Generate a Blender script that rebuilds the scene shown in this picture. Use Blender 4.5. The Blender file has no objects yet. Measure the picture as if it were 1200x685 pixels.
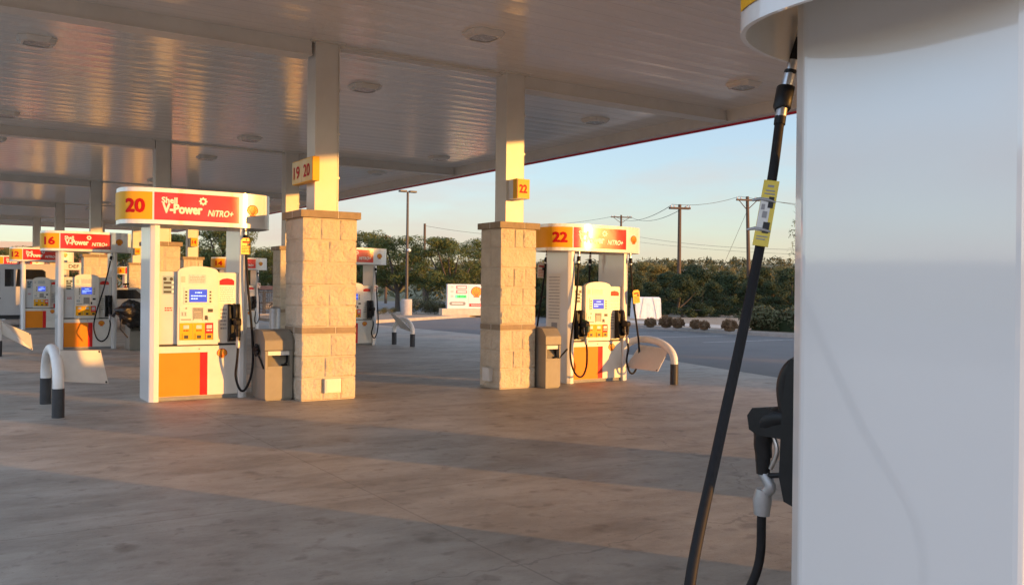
import bpy, math, random
from mathutils import Vector, Matrix, noise
random.seed(7)
R = math.radians
sc = bpy.context.scene
COL = sc.collection

# ------------------------------------------------------------------ camera
FPX, YAW, PITCH, ROLL, CH = 1041.5, R(33.0), R(-.1444), R(.6), 1.5
fw = Vector((math.sin(YAW), math.cos(YAW), 0)); rt = Vector((math.cos(YAW), -math.sin(YAW), 0)); up = Vector((0, 0, 1))
F3 = fw * math.cos(PITCH) + up * math.sin(PITCH); U3 = up * math.cos(PITCH) - fw * math.sin(PITCH)
cr, sr = math.cos(ROLL), math.sin(ROLL)
def place(px, Z, z=0.0):
    "ground position that lies Z metres ahead of the camera under picture column px"
    p = rt * ((px - 600) / FPX * Z) + fw * Z
    return Vector((p.x, p.y, z))
cam = bpy.data.cameras.new('camera'); co = bpy.data.objects.new('camera', cam); COL.objects.link(co)
Xc = rt * cr - U3 * sr * -1 * -1
# camera axes: content rotated clockwise by ROLL -> camera rotated counter-clockwise
Xc = rt * cr + U3 * sr; Yc = U3 * cr - rt * sr
mw = Matrix((Xc, Yc, -F3)).transposed().to_4x4(); mw.translation = Vector((0, 0, CH))
co.matrix_world = mw
cam.sensor_width = 36; cam.lens = FPX / 1200 * 36; cam.clip_start = .05; cam.clip_end = 6000
sc.camera = co

# ------------------------------------------------------------------ materials
def mat(name, col, rough=.5, var=.0, vscale=6, metal=0, bump=0, bscale=60, coat=0, emit=None, col2=None, spec=.5, stretch=None, bdist=.01):
    m = bpy.data.materials.new(name); m.use_nodes = True
    N, L = m.node_tree.nodes, m.node_tree.links
    b = N['Principled BSDF']
    b.inputs['Base Color'].default_value = (*col, 1); b.inputs['Roughness'].default_value = rough
    b.inputs['Metallic'].default_value = metal; b.inputs['Specular IOR Level'].default_value = spec
    if coat: b.inputs['Coat Weight'].default_value = coat; b.inputs['Coat Roughness'].default_value = .06; b.inputs['Coat IOR'].default_value = 1.5 + .35 * (coat > .8)
    if emit: b.inputs['Emission Color'].default_value = (*emit[:3], 1); b.inputs['Emission Strength'].default_value = emit[3]
    if var or bump or col2:
        tc = N.new('ShaderNodeTexCoord'); mp = N.new('ShaderNodeMapping'); L.new(tc.outputs['Object'], mp.inputs[0])
        if stretch: mp.inputs['Scale'].default_value = stretch
    if var or col2:
        n = N.new('ShaderNodeTexNoise'); n.inputs['Scale'].default_value = vscale; n.inputs['Detail'].default_value = 6; n.inputs['Roughness'].default_value = .65
        L.new(mp.outputs[0], n.inputs['Vector'])
        r = N.new('ShaderNodeValToRGB'); r.color_ramp.elements[0].position = .32; r.color_ramp.elements[1].position = .68
        c2 = col2 or tuple(c * (1 - var) for c in col)
        r.color_ramp.elements[0].color = (*c2, 1); r.color_ramp.elements[1].color = (*(tuple(min(1, c * (1 + var * .4)) for c in col) if not col2 else col), 1)
        L.new(n.outputs['Fac'], r.inputs[0]); L.new(r.outputs[0], b.inputs['Base Color'])
        mr = N.new('ShaderNodeMapRange'); mr.inputs['To Min'].default_value = max(.02, rough - .08); mr.inputs['To Max'].default_value = min(1, rough + .1)
        L.new(n.outputs['Fac'], mr.inputs[0]); L.new(mr.outputs[0], b.inputs['Roughness'])
    if bump:
        n2 = N.new('ShaderNodeTexNoise'); n2.inputs['Scale'].default_value = bscale; n2.inputs['Detail'].default_value = 5
        L.new(mp.outputs[0], n2.inputs['Vector'])
        bp = N.new('ShaderNodeBump'); bp.inputs['Strength'].default_value = bump; bp.inputs['Distance'].default_value = bdist
        L.new(n2.outputs['Fac'], bp.inputs['Height']); L.new(bp.outputs[0], b.inputs['Normal'])
    return m

M = {}
M['pump_white'] = mat('white enamel', (.765, .76, .745), .34, .015, .8, coat=.9)
M['pump_cream'] = mat('cream panel paint', (.72, .69, .62), .36, .07, 5)
M['pump_grey'] = mat('silver grey panel', (.55, .56, .57), .35, .06, 4)
M['kick'] = mat('grey kick plate', (.25, .25, .24), .6, .2, 8)
M['orange'] = mat('amber yellow film', (.80, .25, .02), .42, .05, 3, spec=.15)
M['red'] = mat('red film', (.66, .022, .022), .15, .04, 3)
M['yellow'] = mat('yellow film', (.78, .40, .018), .42, .04, 3, spec=.2)
M['emb_y'] = mat('emblem yellow', (.85, .42, .02), .35)
M['white_ink'] = mat('white ink', (.82, .80, .78), .4)
M['red_ink'] = mat('red ink', (.48, .010, .012), .5, spec=.15)
M['black'] = mat('black plastic', (.011, .011, .012), .45, .3, 30, spec=.3)
M['rubber'] = mat('black rubber hose', (.013, .012, .013), .6, .3, 40, spec=.22)
M['dark'] = mat('dark recess', (.02, .02, .022), .5)
M['chrome'] = mat('brushed aluminium', (.62, .61, .6), .3, .15, 20, metal=1)
M['lcd'] = mat('blue screen', (.02, .03, .12), .12, emit=(.03, .05, .28, .55))
M['lcd_text'] = mat('screen glyphs', (.2, .3, .6), .4, emit=(.35, .5, 1, .5))
M['card'] = mat('pale display card', (.55, .6, .6), .3, .2, 30)
M['keyp'] = mat('steel keypad', (.3, .29, .27), .4, .3, 80)
M['bluelabel'] = mat('blue grey instruction label', (.25, .36, .42), .4)
M['greyink'] = mat('grey ink', (.28, .27, .27), .5)
M['tag'] = mat('orange yellow tag', (.85, .5, .05), .4, .05, 10)
M['ltag'] = mat('lemon tag', (.72, .55, .09), .4, .06, 20)
M['greenh'] = mat('dark green nozzle cover', (.012, .05, .02), .4)
M['shaft'] = mat('cream steel paint', (.70, .66, .58), .4, .06, 3)
M['cap'] = mat('brown cast stone', (.30, .235, .16), .8, .2, 10, bump=.2, bscale=90)
M['mortar'] = mat('pale mortar', (.52, .46, .36), .9)
M['bin'] = mat('taupe plastic', (.255, .235, .19), .55, .12, 6, bump=.05, bscale=200)
M['bin2'] = mat('taupe plastic lid', (.22, .20, .165), .5, .12, 6)
M['towel'] = mat('paper towel white', (.75, .73, .68), .7)
M['bagm'] = mat('black bin bag', (.012, .011, .011), .28, bump=1, bscale=9, bdist=.06)
M['hoop'] = mat('white gloss pipe paint', (.76, .75, .72), .35, .07, 9)
M['sleeve'] = mat('charcoal sleeve', (.035, .037, .042), .55, .3, 12)
M['plate'] = mat('white sign plate', (.68, .66, .62), .4, .08, 5)
M['steel'] = mat('galvanised steel', (.42, .42, .42), .45, .2, 8, metal=.6)
M['pole'] = mat('bronze pole paint', (.06, .05, .042), .5)
M['conc_base'] = mat('cast concrete', (.42, .39, .35), .85, .18, 6, bump=.2, bscale=50)
M['wood'] = mat('weathered pole wood', (.10, .065, .042), .85, .4, 12, stretch=(6, 6, .5))
M['wire'] = mat('cable', (.03, .03, .03), .6)
M['insul'] = mat('porcelain insulator', (.45, .45, .47), .3)
M['bark'] = mat('oak bark', (.085, .068, .052), .9, .4, 14, bump=.6, bscale=25)
M['fasc'] = mat('cream soffit trim', (.72, .68, .61), .4, .08, 2)
M['fred'] = mat('magenta red fascia', (.62, .02, .06), .3)
M['glass'] = mat('dark car glass', (.008, .009, .011), .05, coat=.5)
M['carsilver'] = mat('silver car paint', (.50, .50, .51), .3, metal=.3, coat=.7)
M['tyre'] = mat('tyre rubber', (.02, .02, .02), .8)
M['redlamp'] = mat('red lens', (.4, .01, .01), .15, coat=.5)
M['brick'] = mat('rose brick', (.33, .15, .10), .85, .25, 3, bump=.2, bscale=20)
M['rubble'] = mat('grey rubble stone', (.36, .34, .31), .9, col2=(.06, .055, .05), vscale=9, bump=.6, bscale=14, bdist=.05)
M['iron'] = mat('black wrought iron', (.012, .012, .012), .5)
M['wrap'] = mat('white tarpaulin', (.66, .68, .70), .5, .1, 4, bump=.5, bscale=4, bdist=.05)
M['path'] = mat('pale path concrete', (.46, .43, .38), .9, .15, 1.2, bump=.2, bscale=30)
M['kerb'] = mat('kerb concrete', (.40, .37, .33), .9, .2, 3, bump=.2, bscale=30)
M['gravel'] = mat('tan gravel', (.34, .28, .21), .95, col2=(.20, .16, .115), vscale=5, bump=.7, bscale=18, bdist=.05)
M['soil'] = mat('dry grass ground', (.16, .14, .07), .95, col2=(.07, .08, .035), vscale=.12, bump=.3, bscale=4)
M['line'] = mat('worn white line paint', (.62, .61, .58), .7, col2=(.25, .25, .25), vscale=6)
M['roofm'] = mat('pale house roof', (.42, .40, .37), .8)
M['housew'] = mat('house wall', (.5, .46, .4), .8)
M['led_r'] = mat('red price digits', (.5, .02, .02), .4, emit=(1, .05, .05, .5))
M['led_g'] = mat('green price digits', (.05, .5, .1), .4, emit=(.1, 1, .2, .55))
M['sgn_red'] = mat('sign red', (.62, .03, .03), .4)
M['lens'] = mat('unlit lamp lens', (.42, .42, .40), .25, .1, 20)
M['exting'] = mat('extinguisher red', (.55, .015, .015), .3, coat=.4)
M['pink'] = mat('faded red cloth', (.5, .12, .12), .8)

def leafmat(name, a, b):
    m = mat(name, a, .6, col2=b, vscale=1.1, spec=.25)
    return m
M['oak'] = leafmat('oak leaf', (.088, .112, .026), (.038, .062, .016))
M['oak2'] = leafmat('oak leaf pale', (.125, .12, .03), (.06, .075, .02))
M['jun'] = leafmat('juniper foliage', (.034, .054, .018), (.015, .028, .011))
M['jun2'] = leafmat('juniper foliage pale', (.055, .072, .025), (.022, .036, .013))
M['olive'] = leafmat('olive scrub leaf', (.20, .165, .052), (.08, .08, .028))
M['olive2'] = leafmat('olive scrub leaf pale', (.25, .205, .072), (.11, .10, .036))
M['hedge'] = leafmat('hedge leaf', (.12, .125, .055), (.06, .07, .03))
M['straw'] = leafmat('dry straw', (.25, .16, .085), (.12, .075, .04))
M['sage'] = leafmat('sage leaf', (.14, .13, .065), (.06, .065, .03))
M['far'] = leafmat('far woodland leaf', (.085, .08, .032), (.035, .042, .02))
M['far2'] = leafmat('far woodland leaf pale', (.125, .105, .045), (.05, .055, .025))

def stone_mat():
    m = mat('split limestone', (.62, .545, .42), .9, col2=(.49, .42, .32), vscale=2.6, bump=.7, bscale=34, bdist=.02)
    return m
M['sign_face'] = mat('faded yellow sign face', (.70, .60, .40), .45, col2=(.74, .50, .16), vscale=2.5, spec=.2)
M['stone'] = stone_mat()

def concrete_mat():
    m = bpy.data.materials.new('forecourt concrete'); m.use_nodes = True
    N, L = m.node_tree.nodes, m.node_tree.links; b = N['Principled BSDF']
    tc = N.new('ShaderNodeTexCoord')
    def nz(scale, det=6, rough=.6, sx=1, sy=1, rot=0):
        mp = N.new('ShaderNodeMapping'); mp.inputs['Scale'].default_value = (sx, sy, 1); mp.inputs['Rotation'].default_value = (0, 0, rot)
        L.new(tc.outputs['Object'], mp.inputs[0])
        n = N.new('ShaderNodeTexNoise'); n.inputs['Scale'].default_value = scale; n.inputs['Detail'].default_value = det; n.inputs['Roughness'].default_value = rough
        L.new(mp.outputs[0], n.inputs['Vector']); return n
    def ramp(n, p0, c0, p1, c1):
        r = N.new('ShaderNodeValToRGB'); e = r.color_ramp.elements; e[0].position = p0; e[1].position = p1
        e[0].color = (*c0, 1); e[1].color = (*c1, 1); L.new(n.outputs['Fac'], r.inputs[0]); return r
    def mul(a, bb, f=1):
        x = N.new('ShaderNodeMix'); x.data_type = 'RGBA'; x.blend_type = 'MULTIPLY'; x.inputs[0].default_value = f
        L.new(a, x.inputs[6]); L.new(bb, x.inputs[7]); return x.outputs[2]
    big = ramp(nz(.35, 5), .3, (.365, .325, .272), .7, (.445, .398, .335))
    streak = ramp(nz(1.1, 7, .7, .7, 1.0, .5), .36, (.60, .58, .56), .62, (1, 1, 1))       # wheel-worn smears along the lanes
    streak2 = ramp(nz(2.3, 8, .75, .6, 1.2, .6), .36, (.70, .68, .66), .54, (1, 1, 1))
    spots = ramp(nz(6, 3, .5), .30, (.45, .42, .40), .40, (1, 1, 1))
    speck = ramp(nz(38, 2, .5), .27, (.42, .40, .39), .33, (1, 1, 1))
    tyre = ramp(nz(1.7, 5, .65, .07, 1.25, .12), .54, (1, 1, 1), .64, (.62, .60, .58))
    drip = ramp(nz(2.6, 2, .4), .66, (1, 1, 1), .74, (.50, .48, .46))
    c = mul(big.outputs[0], streak.outputs[0], .8); c = mul(c, tyre.outputs[0], .3); c = mul(c, drip.outputs[0], .7); c = mul(c, streak2.outputs[0], .75); c = mul(c, spots.outputs[0], .5); c = mul(c, speck.outputs[0], .6)
    # saw-cut joints every 3.6 m both ways
    sx = N.new('ShaderNodeSeparateXYZ'); L.new(tc.outputs['Object'], sx.inputs[0])
    js = []
    for ax, per, off in (('X', 3.6, .9), ('Y', 5.1, 1.2)):
        a = N.new('ShaderNodeMath'); a.operation = 'ADD'; a.inputs[1].default_value = off + 360; L.new(sx.outputs[ax], a.inputs[0])
        w = N.new('ShaderNodeMath'); w.operation = 'PINGPONG'; w.inputs[1].default_value = per / 2; L.new(a.outputs[0], w.inputs[0])
        t = N.new('ShaderNodeMath'); t.operation = 'LESS_THAN'; t.inputs[1].default_value = .007; L.new(w.outputs[0], t.inputs[0]); js.append(t)
    mx = N.new('ShaderNodeMath'); mx.operation = 'MAXIMUM'; L.new(js[0].outputs[0], mx.inputs[0]); L.new(js[1].outputs[0], mx.inputs[1])
    # cracks
    vo = N.new('ShaderNodeTexVoronoi'); vo.feature = 'DISTANCE_TO_EDGE'; vo.inputs['Scale'].default_value = .16
    wv = nz(1.3, 4); mp = N.new('ShaderNodeVectorMath'); mp.operation = 'MULTIPLY_ADD'; mp.inputs[1].default_value = (.9, .9, 0)
    L.new(wv.outputs['Color'], mp.inputs[0]); L.new(tc.outputs['Object'], mp.inputs[2]); L.new(mp.outputs[0], vo.inputs['Vector'])
    ct = N.new('ShaderNodeMath'); ct.operation = 'LESS_THAN'; ct.inputs[1].default_value = .0012; L.new(vo.outputs['Distance'], ct.inputs[0])
    mx2 = N.new('ShaderNodeMath'); mx2.operation = 'MAXIMUM'; L.new(mx.outputs[0], mx2.inputs[0]); L.new(ct.outputs[0], mx2.inputs[1])
    fm = N.new('ShaderNodeMath'); fm.operation = 'MULTIPLY'; fm.inputs[1].default_value = .32; L.new(mx2.outputs[0], fm.inputs[0])
    jm = N.new('ShaderNodeMix'); jm.data_type = 'RGBA'; L.new(fm.outputs[0], jm.inputs[0]); L.new(c, jm.inputs[6]); jm.inputs[7].default_value = (.07, .062, .055, 1)
    L.new(jm.outputs[2], b.inputs['Base Color'])
    rr = N.new('ShaderNodeMapRange'); rr.inputs['To Min'].default_value = .46; rr.inputs['To Max'].default_value = .7
    L.new(nz(.9, 5, .6, .4, 1).outputs['Fac'], rr.inputs[0]); L.new(rr.outputs[0], b.inputs['Roughness'])
    bn = nz(70, 4, .7); bn2 = nz(5, 5, .6)
    bp = N.new('ShaderNodeBump'); bp.inputs['Strength'].default_value = .35; bp.inputs['Distance'].default_value = .006; L.new(bn.outputs['Fac'], bp.inputs['Height'])
    bq = N.new('ShaderNodeBump'); bq.inputs['Strength'].default_value = .25; bq.inputs['Distance'].default_value = .02; L.new(bn2.outputs['Fac'], bq.inputs['Height']); L.new(bp.outputs[0], bq.inputs['Normal'])
    L.new(bq.outputs[0], b.inputs['Normal'])
    return m
M['concrete'] = concrete_mat()
M['asphalt'] = mat('worn asphalt', (.150, .146, .140), .8, col2=(.112, .110, .107), vscale=.7, bump=.4, bscale=45, bdist=.01)

def deck_mat():
    "white pan decking: glossy paint, each pan slightly bowed across its width"
    m = bpy.data.materials.new('canopy deck paint'); m.use_nodes = True
    N, L = m.node_tree.nodes, m.node_tree.links; b = N['Principled BSDF']
    b.inputs['Roughness'].default_value = .17; b.inputs['IOR'].default_value = 1.75
    tc = N.new('ShaderNodeTexCoord')
    n = N.new('ShaderNodeTexNoise'); n.inputs['Scale'].default_value = .6; n.inputs['Detail'].default_value = 4; L.new(tc.outputs['Object'], n.inputs['Vector'])
    r = N.new('ShaderNodeValToRGB'); r.color_ramp.elements[0].color = (.72, .69, .645, 1); r.color_ramp.elements[1].color = (.79, .76, .71, 1); L.new(n.outputs['Fac'], r.inputs[0])
    sx = N.new('ShaderNodeSeparateXYZ'); L.new(tc.outputs['Object'], sx.inputs[0])
    a = N.new('ShaderNodeMath'); a.operation = 'ADD'; a.inputs[1].default_value = 400; L.new(sx.outputs['Y'], a.inputs[0])
    pp = N.new('ShaderNodeMath'); pp.operation = 'PINGPONG'; pp.inputs[1].default_value = .2; L.new(a.outputs[0], pp.inputs[0])
    seam = N.new('ShaderNodeMath'); seam.operation = 'LESS_THAN'; seam.inputs[1].default_value = .006; L.new(pp.outputs[0], seam.inputs[0])
    sm = N.new('ShaderNodeMath'); sm.operation = 'MULTIPLY'; sm.inputs[1].default_value = .3; L.new(seam.outputs[0], sm.inputs[0])
    mx = N.new('ShaderNodeMix'); mx.data_type = 'RGBA'; L.new(sm.outputs[0], mx.inputs[0]); L.new(r.outputs[0], mx.inputs[6]); mx.inputs[7].default_value = (.2, .18, .16, 1)
    L.new(mx.outputs[2], b.inputs['Base Color'])
    # bow of each pan + ripple, both only across the pans (along y), so reflections smear lengthwise
    mp = N.new('ShaderNodeMapping'); mp.inputs['Scale'].default_value = (.03, 3.0, 1); L.new(tc.outputs['Object'], mp.inputs[0])
    rn = N.new('ShaderNodeTexNoise'); rn.inputs['Scale'].default_value = 1.6; rn.inputs['Detail'].default_value = 3; L.new(mp.outputs[0], rn.inputs['Vector'])
    s1 = N.new('ShaderNodeMath'); s1.operation = 'MULTIPLY'; s1.inputs[1].default_value = 3.4; L.new(pp.outputs[0], s1.inputs[0])
    s2 = N.new('ShaderNodeMath'); s2.operation = 'POWER'; s2.inputs[1].default_value = 2; L.new(s1.outputs[0], s2.inputs[0])
    ad = N.new('ShaderNodeMath'); ad.operation = 'ADD'; L.new(s2.outputs[0], ad.inputs[0]); L.new(rn.outputs['Fac'], ad.inputs[1])
    bp = N.new('ShaderNodeBump'); bp.inputs['Strength'].default_value = 1.0; bp.inputs['Distance'].default_value = .0075; L.new(ad.outputs[0], bp.inputs['Height'])
    L.new(bp.outputs[0], b.inputs['Normal'])
    return m
M['deck'] = deck_mat()

# ------------------------------------------------------------------ mesh builder
class MB:
    def __init__(s): s.v = []; s.f = []; s.m = []; s.sm = []; s.T = None
    def add(s, vs, fs, m=0, smooth=False):
        o = len(s.v)
        s.v += [tuple(s.T @ Vector(p)) if s.T else tuple(p) for p in vs]
        for f in fs: s.f.append(tuple(i + o for i in f)); s.m.append(m); s.sm.append(smooth)
        return s
    def box(s, x0, x1, y0, y1, z0, z1, m=0):
        vs = [(x, y, z) for z in (z0, z1) for x, y in ((x0, y0), (x1, y0), (x1, y1), (x0, y1))]
        return s.add(vs, [(3, 2, 1, 0), (4, 5, 6, 7), (0, 1, 5, 4), (1, 2, 6, 5), (2, 3, 7, 6), (3, 0, 4, 7)], m)
    def prism(s, poly, z0, z1, m=0, axis='z', smooth=False):
        n = len(poly)
        def P(a, b, c): return {'z': (a, b, c), 'y': (a, c, b), 'x': (c, a, b)}[axis]
        vs = [P(a, b, z0) for a, b in poly] + [P(a, b, z1) for a, b in poly]
        o = len(s.v)
        s.add(vs, [tuple(range(n - 1, -1, -1)), tuple(range(n, 2 * n))], m)
        s.add(vs, [(i, (i + 1) % n, n + (i + 1) % n, n + i) for i in range(n)], m, smooth)
        return s
    def tube(s, pts, r, n=10, m=0, cap=True):
        pts = [Vector(p) for p in pts]; rs = r if isinstance(r, (list, tuple)) else [r] * len(pts)
        ring = []; prev = None
        for i, p in enumerate(pts):
            t = (pts[min(i + 1, len(pts) - 1)] - pts[max(i - 1, 0)]).normalized()
            if prev is None: a = t.orthogonal().normalized()
            else:
                a = prev - t * prev.dot(t)
                a = a.normalized() if a.length > 1e-6 else t.orthogonal().normalized()
            prev = a; b = t.cross(a)
            ring.append([p + (a * math.cos(2 * math.pi * k / n) + b * math.sin(2 * math.pi * k / n)) * rs[i] for k in range(n)])
        vs = [q for rg in ring for q in rg]
        fs = [(i * n + k, i * n + (k + 1) % n, (i + 1) * n + (k + 1) % n, (i + 1) * n + k) for i in range(len(pts) - 1) for k in range(n)]
        s.add(vs, fs, m, True)
        if cap:
            s.add(ring[0], [tuple(range(n - 1, -1, -1))], m); s.add(ring[-1], [tuple(range(n))], m)
        return s
    def lathe(s, prof, n=20, m=0, c=(0, 0, 0)):
        vs = [(c[0] + r * math.cos(2 * math.pi * k / n), c[1] + r * math.sin(2 * math.pi * k / n), c[2] + z) for r, z in prof for k in range(n)]
        s.add(vs, [(i * n + k, i * n + (k + 1) % n, (i + 1) * n + (k + 1) % n, (i + 1) * n + k) for i in range(len(prof) - 1) for k in range(n)], m, True)
        return s
    def mesh(s, name, mats):
        me = bpy.data.meshes.new(name); me.from_pydata(s.v, [], s.f)
        for mm in (mats if isinstance(mats, (list, tuple)) else [mats]): me.materials.append(M[mm])
        me.polygons.foreach_set('material_index', s.m); me.polygons.foreach_set('use_smooth', s.sm)
        me.update(); return me
    def build(s, name, mats, parent=None, bevel=0, loc=None, rz=0):
        o = bpy.data.objects.new(name, s.mesh(name, mats)); COL.objects.link(o)
        if parent is not None: o.parent = parent
        if loc is not None: o.location = loc
        o.rotation_euler.z = rz
        if bevel:
            b = o.modifiers.new('edge', 'BEVEL'); b.width = bevel; b.segments = 2; b.limit_method = 'ANGLE'; b.angle_limit = R(40)
        return o
def tag(o, label=None, cat=None, group=None, kind=None):
    if label: o['label'] = label
    if cat: o['category'] = cat
    if group: o['group'] = group
    if kind: o['kind'] = kind
    return o
def thing(name, loc, label, cat, group=None, rz=0):
    o = bpy.data.objects.new(name, None); COL.objects.link(o); o.location = loc; o.rotation_euler.z = rz
    o.empty_display_size = .2
    return tag(o, label, cat, group)
def copy_tree(o, parent=None):
    c = o.copy(); COL.objects.link(c)
    if parent is not None: c.parent = parent
    for ch in list(o.children): copy_tree(ch, c)
    return c
def mesh_obj(name, me, parent=None, loc=(0, 0, 0), rz=0, scale=None):
    o = bpy.data.objects.new(name, me); COL.objects.link(o)
    if parent is not None: o.parent = parent
    o.location = loc; o.rotation_euler.z = rz
    if scale: o.scale = scale
    return o
_tx = {}
def text_geo(s, size, bold=.0, shear=0.0, spacing=1.0):
    "triangulated flat lettering: list of points and faces, baseline at 0, starting at x = 0"
    k = (s, size, bold, shear, spacing)
    if k in _tx: return _tx[k]
    cu = bpy.data.curves.new('lettering', 'FONT'); cu.body = s; cu.size = size; cu.offset = bold * size; cu.shear = shear; cu.space_character = spacing; cu.resolution_u = 3
    o = bpy.data.objects.new('lettering', cu); COL.objects.link(o)
    dg = bpy.context.evaluated_depsgraph_get(); me = bpy.data.meshes.new_from_object(o.evaluated_get(dg))
    vs = [tuple(v.co) for v in me.vertices]; fs = [tuple(p.vertices) for p in me.polygons]
    bpy.data.objects.remove(o); bpy.data.curves.remove(cu); bpy.data.meshes.remove(me)
    x0 = min(v[0] for v in vs); vs = [(v[0] - x0, v[1], 0) for v in vs]
    _tx[k] = (vs, fs, max(v[0] for v in vs)); return _tx[k]
def put_text(mb, s, size, fn, m=0, bold=.0, shear=0.0, width=None, spacing=1.0, center=False):
    "fn(x, y) -> 3D point"
    vs, fs, w = text_geo(s, size, 0.0, shear, spacing); d = bold * size * 1.15; k = ((width - 2 * d) / w) if width else 1
    sh = -w * k / 2 if center else d
    lift = 0
    for dx_, dy_ in ((0, 0), (-d, 0), (d, 0), (0, -d), (0, d), (-d * .7, -d * .7), (d * .7, -d * .7), (-d * .7, d * .7), (d * .7, d * .7)) if bold else ((0, 0),):
        pts = []
        for v in vs:
            x, y = v[0] * k + sh + dx_, v[1] + dy_; q = Vector(fn(x, y)); n = (Vector(fn(x + .002, y)) - q).cross(Vector(fn(x, y + .002)) - q).normalized()
            pts.append(q + n * lift)
        mb.add(pts, fs, m); lift += .0004
def emblem_shapes(mb, fn, r, lift):
    "scallop pecten: red outline fan, yellow fan, red ribs; fn(x, y, lift)"
    def fan(k):
        pts = []
        for i in range(0, 15):
            a = R(200 - 220 * i / 14); rr = k * (1 + .035 * math.cos(14 * math.pi * i / 14 * 1.0 + math.pi) if False else k * 1.0 / k)
            b = r * k * (1.0 + .03 * (i % 2))
            pts.append((b * 1.05 * math.cos(a), b * math.sin(a) * .95 + .08 * r))
        pts += [(r * k * .55, -r * .62 * k), (r * k * .52, -r * .92 * k), (-r * k * .52, -r * .92 * k), (-r * k * .55, -r * .62 * k)]
        return pts
    for k, m, l in ((1.0, 1, lift), (.86, 0, lift + .0016)):
        p = fan(k); n = len(p)
        mb.add([fn(x, y, l) for x, y in p] + [fn(0, -.1 * r, l)], [(i, (i + 1) % n, n) for i in range(n)][::-1], m)
    for i in range(7):
        a = R(166 - 152 * i / 6); w = .030 * r
        tx, ty = .78 * r * math.cos(a) * 1.05, .78 * r * math.sin(a) * .95 + .08 * r
        bx, by = .16 * r * math.cos(a), -.70 * r
        dx, dy = ty - by, -(tx - bx); l = math.hypot(dx, dy); dx, dy = dx / l * w, dy / l * w
        mb.add([fn(bx - dx, by - dy, lift + .0028), fn(bx + dx, by + dy, lift + .0028), fn(tx + dx * 1.6, ty + dy * 1.6, lift + .0028), fn(tx - dx * 1.6, ty - dy * 1.6, lift + .0028)], [(0, 1, 2, 3)], 1)
def catmull(P, n=8):
    P = [Vector(p) for p in P]; P = [P[0] * 2 - P[1]] + P + [P[-1] * 2 - P[-2]]; out = []
    for i in range(1, len(P) - 2):
        for k in range(n):
            t = k / n; a, b, c, d = P[i - 1:i + 3]
            out.append(.5 * ((2 * b) + (c - a) * t + (2 * a - 5 * b + 4 * c - d) * t * t + (3 * b - a - 3 * c + d) * t ** 3))
    return out + [P[-2]]

# ------------------------------------------------------------------ ground
def sheet(name, poly, z, m, kind='structure'):
    b = MB(); b.add([(x, y, 0) for x, y in poly], [tuple(range(len(poly)))])
    o = b.build(name, m, loc=(0, 0, z)); return tag(o, kind=kind)
def terrain_h(x, y):
    r = math.hypot(x, y); t = min(1, max(0, (r - 120) / 830)); t = t * t * (3 - 2 * t)
    return 33 * t * (.82 + .42 * noise.noise((x * .0022, y * .0022, 3))) + (1.2 * noise.noise((x * .01, y * .01, 0)) if r > 200 else 0) * min(1, (r - 200) / 200 if r > 200 else 0)
g = MB(); nr, na = 44, 120
rad = [0.5 * (3000 / .5) ** (i / (nr - 1)) for i in range(nr)]
vs = [(r * math.cos(2 * math.pi * a / na), r * math.sin(2 * math.pi * a / na), terrain_h(r * math.cos(2 * math.pi * a / na), r * math.sin(2 * math.pi * a / na))) for r in rad for a in range(na)]
fs = [(i * na + k, (i + 1) * na + k, (i + 1) * na + (k + 1) % na, i * na + (k + 1) % na) for i in range(nr - 1) for k in range(na)]
g.add(vs, fs, 0, True); g.add(vs[:na], [tuple(range(na))])
tag(g.build('ground', 'soil', loc=(0, 0, -.03)), kind='structure')
sheet('asphalt', [(-40, -60), (60, -60), (60, 100), (-40, 100)], -.006, 'asphalt')
sheet('forecourt', [(-14, -20), (11.2, -20), (11.6, 0), (12.4, 10), (13.4, 14), (14.9, 20.6), (15.4, 26), (15.6, 62), (-14, 62)], 0, 'concrete')

def bed(name, poly, m, h=.13, kerb=.15):
    "planted bed: kerb ring with a filled top a little lower"
    n = len(poly); c = Vector((sum(p[0] for p in poly) / n, sum(p[1] for p in poly) / n))
    inner = []
    for i in range(n):
        p0, p1, p2 = Vector(poly[i - 1]), Vector(poly[i]), Vector(poly[(i + 1) % n])
        d1 = (p1 - p0).normalized(); d2 = (p2 - p1).normalized()
        n1 = Vector((-d1.y, d1.x)); n2 = Vector((-d2.y, d2.x)); k = (n1 + n2).normalized(); inner.append(p1 + k * kerb / max(.4, k.dot(n1)))
    b = MB()
    vs = [(x, y, -.01) for x, y in poly] + [(x, y, h) for x, y in poly] + [(p.x, p.y, h) for p in inner] + [(p.x, p.y, h - .04) for p in inner]
    fs = []
    for L0 in range(3): fs += [(L0 * n + i, L0 * n + (i + 1) % n, (L0 + 1) * n + (i + 1) % n, (L0 + 1) * n + i) for i in range(n)]
    b.add(vs, fs); tag(b.build('kerb', 'kerb'), kind='structure')
    b = MB(); b.add([(p.x, p.y, h - .03) for p in inner], [tuple(range(n))]); tag(b.build(name, m), kind='structure')
bed('planting_bed', [(12.5, 33.2), (16.5, 36.1), (20.3, 39.0), (24.4, 42.1), (31, 46.5), (31, 51), (22, 48.5), (12.5, 45)], 'gravel')
bed('verge', [(23.95, -30), (70, -30), (70, 60), (36, 60), (30, 40), (26.5, 36.5), (24.3, 34)], 'gravel')
sheet('footpath', [(25.6, 24.5), (28.2, 24.5), (28.2, 34.0), (27.2, 34.0), (25.9, 32.0)], .108, 'path')
for (a, b_) in (((22.5, 24.9), (22.5, 20.6)), ((22.6, 19.6), (22.6, 15)), ((19.0, 23.8), (23.2, 24.2)), ((19.2, 19.6), (23.2, 19.9))):
    pass
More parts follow.
